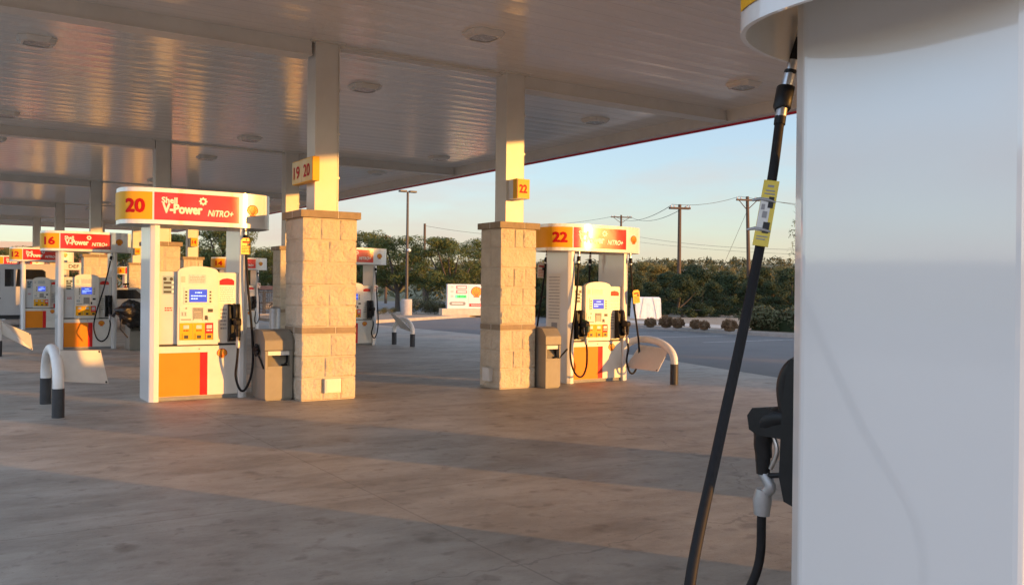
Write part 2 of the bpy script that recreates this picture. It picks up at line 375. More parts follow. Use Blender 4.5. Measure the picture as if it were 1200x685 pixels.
def stripe(a, b_, w=.1):
    a, b_ = Vector(a), Vector(b_); d = (b_ - a).normalized(); n = Vector((-d.y, d.x)) * w / 2
    sheet('parking_line', [tuple(a + n), tuple(a - n), tuple(b_ - n), tuple(b_ + n)][::-1], -.002, 'line')
stripe((19.3, 24.6), (23.5, 24.6)); stripe((19.3, 21.9), (23.5, 21.9)); stripe((19.3, 19.2), (23.5, 19.2)); stripe((19.3, 27.3), (23.5, 27.3))

# ------------------------------------------------------------------ canopy
Y0, S = 11.66, 10.204
def ceil_z(y): return 4.84 + .0052 * (y - 11.35)
UX0, UX1, VY0, VY1 = -.30, 12.16, -3.4, 56.6
canopy = thing('fuel_canopy', (0, 0, 0), 'wide flat white canopy with a thin red edge over all the pumps', 'canopy')
b = MB()
za, zb = ceil_z(VY0), ceil_z(VY1)
b.add([(UX0, VY0, za), (UX1, VY0, za), (UX1, VY1, zb), (UX0, VY1, zb), (UX0, VY0, za + .8), (UX1, VY0, za + .8), (UX1, VY1, zb + .8), (UX0, VY1, zb + .8)],
      [(0, 1, 2, 3), (7, 6, 5, 4)], 0)
b.build('deck', 'deck', canopy)
b = MB()   # soffit return: angled inner trim running round the edge, dropping below the deck
drop = .21
def ringpts(off, dz): return [(x, y, ceil_z(y) + dz) for x, y in ((UX0 - off, VY0 - off), (UX1 + off, VY0 - off), (UX1 + off, VY1 + off), (UX0 - off, VY1 + off))]
r0, r1, r2, r3 = ringpts(-.002, .0), ringpts(.03, -drop), ringpts(.22, -drop), ringpts(.22, .85)
vs = r0 + r1 + r2
b.add(vs, [(L0 * 4 + i, L0 * 4 + (i + 1) % 4, (L0 + 1) * 4 + (i + 1) % 4, (L0 + 1) * 4 + i) for L0 in range(2) for i in range(4)])
b.build('soffit_trim', 'fasc', canopy)
b = MB(); q0, q1, q2, q3 = ringpts(.222, -drop - .035), ringpts(.27, -drop - .035), ringpts(.27, .85), ringpts(.222, .85)
b.add(q0 + q1 + q2 + q3, [(L0 * 4 + i, L0 * 4 + (i + 1) % 4, ((L0 + 1) % 4) * 4 + (i + 1) % 4, ((L0 + 1) % 4) * 4 + i) for L0 in range(4) for i in range(4)])
b.build('fascia', 'fred', canopy)
def sbox(b, x0, x1, yc, w, d, m=0):
    z = ceil_z(yc)
    b.box(x0, x1, yc - w / 2, yc + w / 2, z - d, z + .01, m)
    b.box(x0, x1, yc - w / 2 - .03, yc + w / 2 + .03, z - d - .012, z - d, m)
for k in range(-1, 5):
    yc = Y0 + S * k + .02
    b = MB(); sbox(b, UX0, 4.245, yc, .24, .195); b.build('beam', 'fasc', canopy)
    b = MB(); sbox(b, 7.64, UX1 - .01, yc, .24, .19); b.build('beam', 'fasc', canopy)
    b = MB(); z = ceil_z(yc); b.box(4.6, 7.34, yc - .09, yc + .09, z - .035, z + .01); b.build('joint_cover', 'fasc', canopy)

def light_mesh():
    b = MB(); h = .24; c = .09
    o8 = lambda s, cc: [(-s + cc, -s), (s - cc, -s), (s, -s + cc), (s, s - cc), (s - cc, s), (-s + cc, s), (-s, s - cc), (-s, -s + cc)]
    def ring(s, cc, z): return [(x, y, z) for x, y in o8(s, cc)]
    L = [ring(h, c, 0), ring(h, c, -.015), ring(h * .8, c * .8, -.07), ring(h * .66, c * .66, -.07)]
    vs = [p for r_ in L for p in r_]
    b.add(vs, [(i * 8 + (k + 1) % 8, i * 8 + k, (i + 1) * 8 + k, (i + 1) * 8 + (k + 1) % 8) for i in range(3) for k in range(8)])
    lens = MB(); lens.add(ring(h * .66, c * .66, -.066), [tuple(range(7, -1, -1))])
    for sx in (-1, 1):
        b.box(sx * .205 - .012, sx * .205 + .012, -.06, .06, -.055, -.02)
    return b.mesh('housing', 'fasc'), lens.mesh('lens', 'lens')
lh, ll = light_mesh()
seen = {(1.14, 0, -1): 'nearest', }
rows = ['over pump 20', 'over pump 16', 'over pump 12', 'over pump 8', 'over pump 4']
for k in range(0, 4):
    for dv in (-1.75, 2.05):
        for ui, u in enumerate((1.14, 5.95, 10.8)):
            y = Y0 + S * k + dv
            where = ['left', 'middle', 'right'][ui]
            depth = ['first', 'second', 'third', 'fourth', 'fifth', 'sixth', 'seventh', 'eighth'][2 * k + (dv > 0)]
            if k == 0 and dv < 0 and ui == 0: continue
            t = thing('canopy_light', (u, y, ceil_z(y)), f'square unlit canopy light, {depth} from the front in the {where} row of the ceiling', 'ceiling light', 'recessed lights in the canopy ceiling')
            mesh_obj('housing', lh, t); mesh_obj('lens', ll, t)

# ------------------------------------------------------------------ stone columns
def stone_face(b, w, zs, P, seed, fine):
    rnd = random.Random(seed)
    for (z0, z1) in zs:
        cuts = [0.0]
        n = rnd.choice((1, 2, 2, 3)) if w > .6 else rnd.choice((1, 2, 2))
        if n > 1:
            for i in range(1, n): cuts.append(w * (i / n + rnd.uniform(-.16, .16) / (n - .5)))
        cuts.append(w)
        for i in range(len(cuts) - 1):
            x0, x1 = cuts[i], cuts[i + 1]; nx, nz = max(4, int((x1 - x0) / (.018 if fine else .05))), (15 if fine else 6)
            gx, gz = .004, .004; ph = rnd.uniform(0, 100); amp = rnd.uniform(.010, .020); tilt = rnd.uniform(-.012, .012)
            vs = []
            for jz in range(nz + 1):
                for jx in range(nx + 1):
                    fx, fz = jx / nx, jz / nz
                    x = x0 + (0 if i == 0 else gx) + fx * (x1 - x0 - (0 if i == 0 else gx) - (0 if i == len(cuts) - 2 else gx)); z = z0 + gz + fz * (z1 - z0 - 2 * gz)
                    ez = min(fz, 1 - fz) * (z1 - z0); ex = min(1 if i == 0 else fx * (x1 - x0), 1 if i == len(cuts) - 2 else (1 - fx) * (x1 - x0))
                    e = min(1, min(ez, ex) / .02)
                    cor = (i == 0 and jx == 0) or (i == len(cuts) - 2 and jx == nx)
                    d = -.012 * (1 - e) + e * (.004 + amp * noise.noise((x * 7 + ph, z * 7, ph)) + .55 * amp * noise.noise((x * 22 + ph, z * 22, ph)) + .35 * amp * noise.noise((x * 47 + ph, z * 47, ph)) + tilt * (fx - .5))
                    if cor: d = min(0, d * .3 - .002)
                    vs.append(P(x, z, d))
            b.add(vs, [(jz * (nx + 1) + jx, jz * (nx + 1) + jx + 1, (jz + 1) * (nx + 1) + jx + 1, (jz + 1) * (nx + 1) + jx) for jz in range(nz) for jx in range(nx)], 0, False)
def make_column(u, v, wx, wy, seed, label, wires=True):
    t = thing('stone_column', (u, v, 0), label, 'column', 'stone based columns carrying the canopy')
    b = MB(); hx, hy = wx / 2, wy / 2
    zs = [(0, .03 + .275), (.305, .58), (.58, .893), (.978, 1.256), (1.256, 1.543), (1.543, 1.84), (1.84, 2.14), (2.14, 2.438)]
    stone_face(b, wx, zs, lambda x, z, d: (-hx + x, -hy - d, z), seed, wires)
    stone_face(b, wy, zs, lambda x, z, d: (-hx - d, hy - x, z), seed + 1, wires)
    stone_face(b, wx, zs, lambda x, z, d: (hx - x, hy + d, z), seed + 2, False)
    stone_face(b, wy, zs, lambda x, z, d: (hx + d, -hy + x, z), seed + 3, False)
    b.box(-hx + .009, hx - .009, -hy + .009, hy - .009, 0, 2.44, 1)
    b.build('stone_base', ['stone', 'mortar'], t)
    def tiles(z0, z1, o, name):
        b = MB()
        for s, w, fn in ((0, 2 * (hx + o), lambda a, c: (a, c)), ):
            pass
        g = .005; X, Y = hx + o, hy + o; k = .62
        cut = -X + 2 * X * k
        b.box(-X, cut - g, -Y, Y, z0, z1); b.box(cut + g, X, -Y, Y, z0, z1)
        b.box(cut - g, cut + g, -Y + .006, Y - .006, z0 + .001, z1 - .001, 1)
        c2 = -Y + 2 * Y * .45
        b.box(-X - .0015, -X + .003, c2 - .005, c2 + .005, z0, z1, 1)
        b.build(name, ['cap', 'towel'], t, bevel=.004)
    tiles(.895, .975, .004, 'stone_band'); tiles(2.44, 2.535, .045, 'stone_cap')
    zc = ceil_z(v); b = MB(); b.box(-.16, .16, -.155, .155, 2.535, zc + .005); b.box(-.24, .24, -.235, .235, zc - .016, zc + .004); b.build('steel_shaft', 'shaft', t, bevel=.006)
    b = MB(); b.tube([(.185, -.10, 2.536), (.185, -.10, zc)], .02, 8)
    for z in (3.0, 3.6, 4.2): b.box(.16, .21, -.125, -.075, z, z + .03)
    b.build('conduit', 'shaft', t)
    return t
def number_sign_flat(u, v, txt, sh, z0=2.92, z1=3.24):
    nm = ' and '.join(txt)
    s = thing('number_sign', (u - .16, v, 0), f'pale box sign reading {nm} fixed to the column shaft beside pump {txt[-1]}', 'sign', 'pump number signs on column shafts')
    b = MB(); b.box(-.10, -.004, -.43, .36, z0, z1); b.build('sign_box', 'yellow', s, bevel=.004)
    b = MB(); b.box(-.106, -.1, -.415, -.034, z0 + .012, z1 - .012); b.box(-.106, -.1, -.024, .35, z0 + .012, z1 - .012); b.build('sign_face', 'sign_face', s)
    b = MB()
    for q, tx in enumerate(txt):
        yc = (.165, -.225)[q]
        put_text(b, tx, .23, lambda x, y, yc=yc: (-.1085, yc - x, z0 + .075 + y), 0, .02, width=.24, center=True)
    b.build('number', 'red_ink', s)
def number_sign_box(u, v, txt):
    s = thing('number_sign', (u, v - .155, 0), f'small yellow box sign reading {txt} fixed to the column shaft beside pump {txt}', 'sign', 'pump number signs on column shafts')
    b = MB(); b.box(-.115, .115, -.25, -.004, 2.89, 3.19); b.build('sign_box', 'plate', s, bevel=.005)
    b = MB(); b.box(-.108, .108, -.257, -.251, 2.897, 3.183); b.build('sign_face', 'yellow', s)
    b = MB(); put_text(b, txt, .17, lambda x, y: (x - .01, -.2595, 2.98 + y), 0, .03, width=.145, center=True); b.build('number', 'red_ink', s)
    b = MB(); b.box(-.118, -.1155, -.252, -.14, 2.89, 3.19); b.build('end_trim', 'yellow', s)
cols = {}
numL = {-1: '24', 0: '20', 1: '16', 2: '12', 3: '8', 4: '4'}; numR = {-1: '26', 0: '22', 1: '18', 2: '14', 3: '10', 4: '6'}
for k in range(-1, 5):
    cols['L', k] = make_column(4.42 + (.03 if k == 0 else 0), 11.35 + .335 + S * k, .76 if k == 0 else .74, .67 if k == 0 else .6, 11 + k * 7, f'stone based column standing beside pump {numL[k]} under the canopy', k == 0)
    cols['R', k] = make_column(7.485, 11.345 + .295 + S * k, .64, .58, 101 + k * 7, f'stone based column standing beside pump {numR[k]} under the canopy', k == 0)
number_sign_flat(4.42, 11.685, ('19', '20'), .0)
for k in range(0, 4): number_sign_box(7.485, 11.64 + S * k, numR[k])
cv = MB(); cv.box(-.115, .115, -.045, 0, 0, .19); cv.box(-.1, .1, -.052, -.045, .015, .175)
o = cv.build('outlet_cover', 'pump_cream', cols['L', 0], bevel=.006, loc=(.04, -.345, .1))
cv = MB(); cv.box(-.07, 0, -.10, .10, 0, .2); cv.box(-.075, -.07, -.08, .08, .02, .18)
o = cv.build('outlet_cover', 'plate', cols['R', 0], bevel=.006, loc=(-.325, .0, .11))

# ------------------------------------------------------------------ fuel dispensers
TC, TA, TB = .0, .98, .46      # topper centre, half length, half depth
def outline(n=600, off=0.0):
    pts = []
    for i in range(n):
        a = 2 * math.pi * i / n
        c, s_ = math.cos(a), math.sin(a); e = 2 / 3.3
        pts.append((TC + TA * math.copysign(abs(c) ** e, c), TB * math.copysign(abs(s_) ** e, s_)))
    return pts
# arc table along the front from the left extreme (s = 0) to the right extreme
FR = []
for i in range(-200, 801):
    a = math.pi + math.pi * i / 600
    c, s_ = math.cos(a), math.sin(a); e = 2 / 3.3
    FR.append(Vector((TC + TA * math.copysign(abs(c) ** e, c), TB * math.copysign(abs(s_) ** e, s_))))
AR = [0.0]
for i in range(1, len(FR)): AR.append(AR[-1] + (FR[i] - FR[i - 1]).length)
s0 = AR[200]; AR = [a - s0 for a in AR]
import bisect
def along(s):
    i = min(len(AR) - 2, max(0, bisect.bisect(AR, s) - 1)); t = (s - AR[i]) / max(1e-9, AR[i + 1] - AR[i])
    p = FR[i].lerp(FR[i + 1], t); j0, j1 = max(0, i - 3), min(len(FR) - 1, i + 4); d = (FR[j1] - FR[j0]).normalized()
    return p, Vector((d.y, -d.x))
def s_of_x(x):
    for i in range(230, 780):
        if FR[i].x >= x: return AR[i]
def wrap(s, z, off):
    p, n = along(s); q = p + n * off; return (q.x, q.y, z)
ZB, ZT = 2.305, 2.77
def strip(b, sa, sb, z0, z1, off, th=.003, m=0):
    n = max(4, int((sb - sa) / .03)); vs = []
    for i in range(n + 1):
        s = sa + (sb - sa) * i / n
        vs += [wrap(s, z0, off), wrap(s, z1, off), wrap(s, z1, off + th), wrap(s, z0, off + th)]
    fs = []
    for i in range(n):
        o = 4 * i
        fs += [(o + 3, o + 7, o + 6, o + 2), (o + 2, o + 6, o + 5, o + 1), (o, o + 4, o + 7, o + 3)]
    fs += [(0, 3, 2, 1), (4 * n, 4 * n + 1, 4 * n + 2, 4 * n + 3)]
    b.add(vs, fs, m, False)
SN = s_of_x(-.63); SB0 = s_of_x(-.61); SB1 = s_of_x(.465); SE = s_of_x(.66)
def topper(root):
    b = MB(); P = outline(); n = len(P)
    ins = [(TC + (x - TC) * .985, y * .975) for x, y in P]
    vs = [(x, y, ZB) for x, y in P] + [(x, y, ZT) for x, y in P] + [(x, y, ZB) for x, y in ins] + [(x, y, ZB + .21) for x, y in ins]
    b.add(vs, [(i, (i + 1) % n, n + (i + 1) % n, n + i) for i in range(n)], 0, True)
    b.add(vs, [((i + 1) % n, i, 2 * n + i, 2 * n + (i + 1) % n) for i in range(n)], 0)
    b.add(vs, [(2 * n + (i + 1) % n, 2 * n + i, 3 * n + i, 3 * n + (i + 1) % n) for i in range(n)], 1, True)
    b.add(vs, [tuple(range(n, 2 * n))], 0); b.add(vs, [tuple(range(4 * n - 1, 3 * n - 1, -1))], 1)
    t = b.build('topper', ['pump_white', 'pump_cream'], root)
    b = MB(); strip(b, -.30, SN, ZB + .055, ZT - .055, .003); b.build('number_panel', 'yellow', t)
    b = MB(); strip(b, SB0, SB1, ZB + .055, ZT - .055, .003); b.build('fuel_banner', 'red', t)
    b = MB(); W = SB1 - SB0
    fn = lambda s, z: wrap(SB0 + s, z, .0085)
    put_text(b, 'Shell', .105, lambda x, y: fn(.085 + x, 2.58 + y), 0, .036); b.build('lettering', 'white_ink', t); b = MB()
    put_text(b, 'V-Power', .165, lambda x, y: fn(.095 + x, 2.455 + y), 0, .042, width=W * .465); b.build('lettering', 'white_ink', t); b = MB()
    put_text(b, 'NiTRO+', .115, lambda x, y: fn(W * .615 + x, 2.437 + y), 0, .026, shear=.25, width=W * .315); b.build('lettering', 'white_ink', t); b = MB()
    cx, cz = W * .56, 2.625
    ring = [[(cx + r_ * math.cos(2 * math.pi * i / 20), cz + r_ * math.sin(2 * math.pi * i / 20)) for i in range(20)] for r_ in (.022, .045)]
    b.add([fn(*p) for r_ in ring for p in r_], [(i, 20 + i, 20 + (i + 1) % 20, (i + 1) % 20) for i in range(20)], 0)
    for i in range(8):
        a = 2 * math.pi * i / 8; ca, sa = math.cos(a), math.sin(a)
        b.add([fn(cx + r_ * ca - q * sa * .008, cz + r_ * sa + q * ca * .008) for r_, q in ((.044, -1), (.055, -1), (.055, 1), (.044, 1))], [(0, 1, 2, 3)], 0)
    b.build('ring_mark', 'white_ink', t)
    b = MB(); emblem_shapes(b, lambda x, y, l: wrap(SE + x, 2.54 + y, l), .078, .005); b.build('emblem', ['emb_y', 'red_ink'], t)
    return t
def number(root, txt):
    t = [c for c in root.children if c.name.startswith('topper')][0]
    b = MB(); put_text(b, txt, .235, lambda x, y: wrap(SN - .21 + x, 2.455 + y, .0085), 0, .04, width=.25 if len(txt) > 1 else .12, center=True)
    b.build('number', 'red_ink', t)
def lines(b, x0, x1, z0, z1, n, y, seed, m=0, h=.5):
    rnd = random.Random(seed); st = (z1 - z0) / n
    for i in range(n):
        z = z1 - (i + .5) * st; x = x0
        while x < x1 - .004:
            w = min(rnd.uniform(.008, .03), x1 - x); b.add([(x, y, z - st * h / 2), (x + w, y, z - st * h / 2), (x + w, y, z + st * h / 2), (x, y, z + st * h / 2)], [(0, 1, 2, 3)], m)
            x += w + .006
FY = -.325
def holster(parent, x, rz=0, dep=.16):
    "nozzle boot with the nozzle hung in it, built facing -y at local x"
    fy = FY
    b = MB()
    prof = [(fy + .02, .76), (fy - .05, .78), (fy - dep * .55, .86), (fy - dep * .48, 1.12), (fy - dep * .35, 1.24), (fy - .03, 1.275), (fy + .02, 1.275)]
    for sx in (-1, 1):
        x0, x1 = (x - .075, x - .052) if sx < 0 else (x + .052, x + .075)
        b.prism(prof, x0, x1, 0, axis='x')
    b.box(x - .05, x + .05, fy - .012, fy + .02, .77, 1.27)
    b.box(x - .052, x + .052, fy - dep * .5, fy, .775, .815)
    b.tube(catmull([(x, fy - .02, 1.25), (x, fy - .07, 1.235), (x, fy - .095, 1.17), (x, fy - .085, 1.08)]), .034, 10)
    h = b.build('nozzle_holster', 'black', parent, bevel=.006, rz=rz)
    # nozzle: spout plugged into the boot, body, hand guard, lever, swivel below
    b = MB(); d = fy - dep
    b.tube(catmull([(x, fy - .03, 1.02), (x, d + .03, 1.055), (x, d - .035, 1.03), (x, d - .06, .96), (x, d - .055, .90)], 5), [.03, .03, .032, .034, .037, .04, .042, .043, .043, .042, .04, .036, .034, .033, .032, .031, .03, .029, .028, .027, .026][:21], 10)
    b.prism([(d - .092, 1.0), (d - .06, .985), (d + .05, .985), (d + .055, 1.065), (d - .03, 1.088), (d - .08, 1.08), (d - .1, 1.05)], x - .034, x + .034, 0, axis='x')
    b.tube([(x, d - .062, .995), (x, d - .058, .84)], [.03, .022], 9)
    b.tube(catmull([(x, d + .03, .995), (x, d + .062, .95), (x, d + .05, .87), (x, d - .045, .835)]), .011, 7)
    nz = b.build('nozzle', 'black', parent, bevel=.013, rz=rz)
    b = MB(); b.tube(catmull([(x, d - .02, .99), (x, d - .005, .93), (x, d - .03, .865)]), .008, 7)
    b.build('lever', 'chrome', nz)
    b = MB(); b.tube(catmull([(x, d - .058, .845), (x, d - .03, .80), (x, d - .055, .765)]), .02, 9)
    b.tube([(x, d - .055, .785), (x, d - .06, .745), (x, d - .062, .69)], [.026, .032, .026], 9)
    b.build('swivel', 'steel', nz)
    return (x, d - .062, .69)
def hose(root, pts, r=.0165, tagz=None, brk=True, tagmat='tag'):
    P = catmull(pts, 8)
    b = MB(); b.tube(P, r, 9); h = b.build('hose', 'rubber', root)
    top = Vector(pts[0]); dr = (Vector(pts[1]) - top).normalized()
    if brk:
        b = MB(); rk = r / .0165
        D = lambda z: min(P, key=lambda q: abs((top - q).length - z)) if False else top + (P[min(len(P) - 1, next(i for i, q in enumerate(P) if (q - top).length >= z or i == len(P) - 1))] - top).normalized() * z
        b.tube([D(d) for d in (.0001, .03, .03, .05)], [.026 * rk, .026 * rk, .019 * rk, .019 * rk], 8, 1)
        b.tube([D(d) for d in (.05, .085)], .019 * rk, 8, 0); b.build('hose_fitting', ['chrome', 'black'], h)
        b = MB(); b.tube([D(d) for d in (.165, .20)], .0185 * rk, 8, 0)
        b.tube([D(d) for d in (.20, .215)], .021 * rk, 8, 1); b.tube([D(d) for d in (.214, .262)], .0225 * rk, 6, 0)
        b.tube([D(d) for d in (.258, .262, .335, .345)], [.026 * rk, .031 * rk, .031 * rk, .026 * rk], 12, 1)
        b.tube([D(d) for d in (.34, .372)], .0215 * rk, 6, 0); b.tube([D(d) for d in (.37, .40)], .0195 * rk, 8, 1)
        b.build('breakaway', ['chrome', 'black'], h)
    return h
def side_panel(b, s, dep=.345):
    # s = -1 left, +1 right; outer vertical edges chamfered
    xo, xi = s * .635, s * .515; c = .065
    poly = [(xi, -dep), (xo - s * .055, -dep), (xo, -dep + .035), (xo, dep - c), (xo - s * .055, dep), (xi, dep)]
    if s < 0: poly = poly[::-1]
    b.prism(poly, 0, ZB + .212, 0)
def make_pump(root):
    for s in (-1, 1):
        b = MB(); side_panel(b, s); b.build('side_panel', 'pump_white', root, bevel=.012)
    b = MB(); b.box(-.513, .513, -.305, .305, .055, .715); b.box(-.513, .513, -.285, .285, 0, .055, 1); b.box(-.513, .513, -.28, .28, .715, .74, 2)
    lc = b.build('lower_cabinet', ['pump_cream', 'kick', 'dark'], root, bevel=.004)
    b = MB(); b.box(-.513, .008, -.309, -.3055, .06, .63); b.build('amber_panel', 'orange', lc)
    b = MB(); b.box(.010, .108, -.309, -.3055, .06, .63); b.build('red_stripe', 'red', lc)
    b = MB(); emblem_shapes(b, lambda x, y, l: (.30 + x, -.3058 - l, .605 + y), .066, .002); b.build('emblem', ['emb_y', 'red_ink'], lc)
    b = MB(); b.tube([(0, -.304, .675), (0, -.312, .675)], .009, 10); b.build('lock', 'kick', lc)
    b = MB(); b.box(-.513, .513, -.275, .275, .74, 1.70)
    ub = b.build('upper_cabinet', 'pump_cream', root, bevel=.008)
    b = MB(); b.box(-.505, -.295, -.286, -.276, .745, 1.69); lines(b, -.44, -.345, 1.175, 1.235, 2, -.2875, 5, 1); b.build('left_door', ['pump_grey', 'red_ink'], ub, bevel=.002)
    b = MB(); b.box(.235, .508, -.286, -.276, .745, 1.69); b.box(.258, .462, -.2872, -.2862, 1.29, 1.515, 2); lines(b, .265, .455, 1.30, 1.50, 8, -.2878, 6, 1, .35); lines(b, .28, .36, .92, 1.22, 6, -.2875, 8, 1, .5); b.build('right_door', ['pump_cream', 'greyink', 'white_ink'], ub, bevel=.002)
    # labels on the doors
    b = MB(); b.box(-.468, -.318, -.2885, -.2865, 1.40, 1.64, 0)
    for x in (-.44, -.36): b.tube([(x, -.289, 1.60), (x, -.2905, 1.60)], .022, 12, 1)
    for z in (1.55, 1.49, 1.43): b.add([(-.455, -.2895, z - .014), (-.36, -.2895, z - .014), (-.36, -.2895, z + .014), (-.455, -.2895, z + .014)], [(0, 1, 2, 3)], 1); b.add([(-.35, -.2895, z - .01), (-.33, -.2895, z - .01), (-.33, -.2895, z + .02), (-.35, -.2895, z + .02)], [(0, 1, 2, 3)], 2)
    b.build('instruction_label', ['bluelabel', 'dark', 'white_ink'], ub)
    b = MB(); b.box(.262, .46, -.2885, -.2865, 1.53, 1.585, 0); b.add([(.262, -.2888, 1.585), (.46, -.2888, 1.585), (.43, -.2888, 1.61), (.36, -.2888, 1.622), (.30, -.2888, 1.61)], [(0, 1, 2, 3, 4)], 0)
    b.build('red_sticker', 'red', ub)
    # arched payment bezel
    def arch(x0, x1, z0, zs, zt, n=14):
        c = (x0 + x1) / 2; p = [(x0, z0), (x1, z0), (x1, zs)]
        p += [(c + (x1 - c) * math.cos(math.pi * i / n), zs + (zt - zs) * math.sin(math.pi * i / n) ** .8) for i in range(1, n)]
        return p + [(x0, zs)]
    b = MB(); b.prism(arch(-.29, .232, .735, 1.685, 1.775), -.35, -.279, 0, axis='y'); bz = b.build('payment_bezel', 'pump_cream', root, bevel=.018)
    b = MB(); b.prism(arch(-.262, .168, .80, 1.655, 1.715), -.3535, -.3505, 0, axis='y'); b.build('fascia_plate', 'pump_cream', bz)
    y = -.354
    def px(a): return -.29 + (a - 215) / 623.0
    def pz(a): return .735 + (625 - a) / 590.0
    def rect(b, a0, a1, c0, c1, d=.004, m=0, dy=0): b.box(px(a0), px(a1), y - d - dy, y - dy, pz(c1), pz(c0), m)
    b = MB(); rect(b, 300, 437, 78, 148, .003); lines(b, px(310), px(428), pz(138), pz(88), 4, y - .0035, 3, 1, .4); b.build('notice_card', ['card', 'greyink'], bz)
    b = MB()
    for i in range(6): rect(b, 238, 272, 94 + i * 8, 97 + i * 8, .002)
    b.build('speaker_grille', 'kick', bz)
    b = MB(); rect(b, 262, 488, 178, 308, .006); b.build('screen_frame', 'pump_cream', bz, bevel=.003)
    b = MB(); rect(b, 303, 447, 193, 293, .002, 0, .006); yy = y - .0088
    for (a0, a1, c) in ((350, 410, 218), (318, 436, 244), (318, 372, 266)): lines(b, px(a0), px(a1), pz(c + 5), pz(c - 5), 1, yy, c, 1, .8)
    b.build('screen', ['lcd', 'lcd_text'], bz)
    b = MB()
    for i in range(4):
        for xa in (272, 466): rect(b, xa, xa + 15, 206 + i * 25, 219 + i * 25, .004, 0, .006)
    b.build('side_buttons', 'dark', bz)
    b = MB(); rect(b, 228, 515, 332, 446, .004); b.build('payment_plate', 'pump_cream', bz, bevel=.002)
    b = MB(); y_ = y
    b.add([(px(333), y - .012, pz(336)), (px(415), y - .012, pz(336)), (px(402), y - .0055, pz(366)), (px(346), y - .0055, pz(366)), (px(333), y - .0045, pz(440)), (px(415), y - .0045, pz(440)), (px(402), y - .0055, pz(424)), (px(346), y - .0055, pz(424))], [(3, 2, 1, 0), (7, 4, 5, 6)][:1] + [(2, 6, 5, 1), (0, 4, 7, 3)], 0)
    rect(b, 345, 402, 368, 424, .006, 0, .004); b.build('keypad', 'keyp', bz)
    b = MB(); rect(b, 455, 495, 345, 371, .006, 0, .004); rect(b, 430, 450, 398, 432, .006, 0, .004); b.build('card_reader', 'dark', bz)
    b = MB(); rect(b, 455, 482, 402, 436, .010, 0, .004); b.build('card_slot', 'plate', bz)
    b = MB(); rect(b, 240, 286, 366, 404, .002, 0, .004); rect(b, 246, 254, 372, 398, .003, 1, .004); rect(b, 270, 278, 372, 398, .003, 1, .004); rect(b, 240, 320, 424, 433, .003, 1, .004); b.tube([(px(281), y - .004, pz(341)), (px(281), y - .009, pz(341))], .012, 10, 1); b.build('receipt_printer', ['card', 'kick'], bz)
    for (a0, a1, mm) in ((230, 334, 'yellow'), (336, 432, 'yellow'), (434, 530, 'red')):
        a1 = min(a1, 500 if mm == 'red' else a1)
        b = MB(); rect(b, a0, a1, 455, 588, .004); gs = b.build('grade_panel', mm, bz)
        c = (a0 + a1) / 2
        b = MB(); rect(b, c - 22, c + 22, 472, 500, .002, 0, .0045); b.build('price_display', 'card', gs)
        b = MB(); lines(b, px(c - 22), px(c + 22), pz(520), pz(508), 1, y - .0052, int(c), 0, .8); b.build('grade_print', 'red_ink' if mm == 'yellow' else 'white_ink', gs)
        b = MB(); rect(b, c - 30, c + 26, 538, 586, .010, 0, .0045); rect(b, c - 18, c + 16, 550, 576, .002, 1, .0145); b.build('grade_button', ['yellow', 'dark'], gs, bevel=.003)
    topper(root)

G = 'fuel dispensers under the canopy'
def start(k, u, v, num, label): return thing('fuel_dispenser', (u, v, 0), label, 'fuel pump', G)
p20 = start('L', 2.965, 12.52, '20', 'fuel dispenser numbered 20 with amber lower panel between white hoop and taupe bin')
make_pump(p20)
def std(p, num, pts=None, left=None, green=False):
    number(p, num)
    e = holster(p, .445)
    hose(p, pts(e))
    if left:
        e2 = holster(p, -.445); hose(p, left(e2))
def tag_plate(p, x, y, z, w=.14, h=.22, rx=0, m='tag', name='hang_tag'):
    b = MB(); b.prism([(-w / 2, -h / 2), (w / 2, -h / 2), (w / 2, h / 2 - .03), (w / 2 - .03, h / 2), (-w / 2 + .03, h / 2), (-w / 2, h / 2 - .03)], -.0025, .0025, 0, axis='y')
    lines(b, -w * .38, w * .38, -h * .42, h * .05, 5, -.0032, 12, 1, .4); b.box(-w * .35, w * .35, -.0035, -.0026, h * .2, h * .3, 1); b.box(w * .12, w * .4, -.0035, -.0026, h * .02, h * .18, 2)
    o = b.build(name, [m, 'red_ink', 'dark'], p); o.location = (x, y, z); o.rotation_euler = (0, rx, .1)
    return o
others = {}
spec = [('16', 3.04, 23.42, 'fuel dispenser numbered 16 with long looping hose, left of the bin heaped with a bag'),
        ('12', 3.08, 34.4, 'fuel dispenser numbered 12, partly hidden behind pump 16, silver van behind it'),
        ('8', 3.1, 44.6, 'fuel dispenser numbered 8, mostly hidden behind pump 12 at the left edge'),
        ('4', 3.1, 54.8, 'fuel dispenser numbered 4, farthest of the left row of pumps'),
        ('22', 9.21, 11.87, 'fuel dispenser numbered 22 with sun glare on its topper and two black nozzles'),
        ('18', 9.31, 22.3, 'fuel dispenser numbered 18, half hidden behind the nearest big stone column'),
        ('14', 9.33, 32.7, 'fuel dispenser numbered 14, seen behind the hose of pump 20'),
        ('10', 9.36, 42.9, 'fuel dispenser numbered 10, far back behind pump 20'),
        ('6', 9.4, 53.1, 'fuel dispenser numbered 6, farthest of the right row of pumps'),
        ('26', 8.75, .35, 'fuel dispenser numbered 26 standing out of frame to the right of the near pump')]
for num, u, v, lab in spec:
    c = copy_tree(p20); c.location = (u, v, 0); c['label'] = lab; others[num] = c; c.scale = (1, 1, .93 if u > 6 and num != '26' else 1)
near = copy_tree(p20); near.location = (2.985, 1.572, 0); near.scale = (1, 1.174, 1); near['label'] = 'large white fuel dispenser close up at the right edge, seen from its blank side'
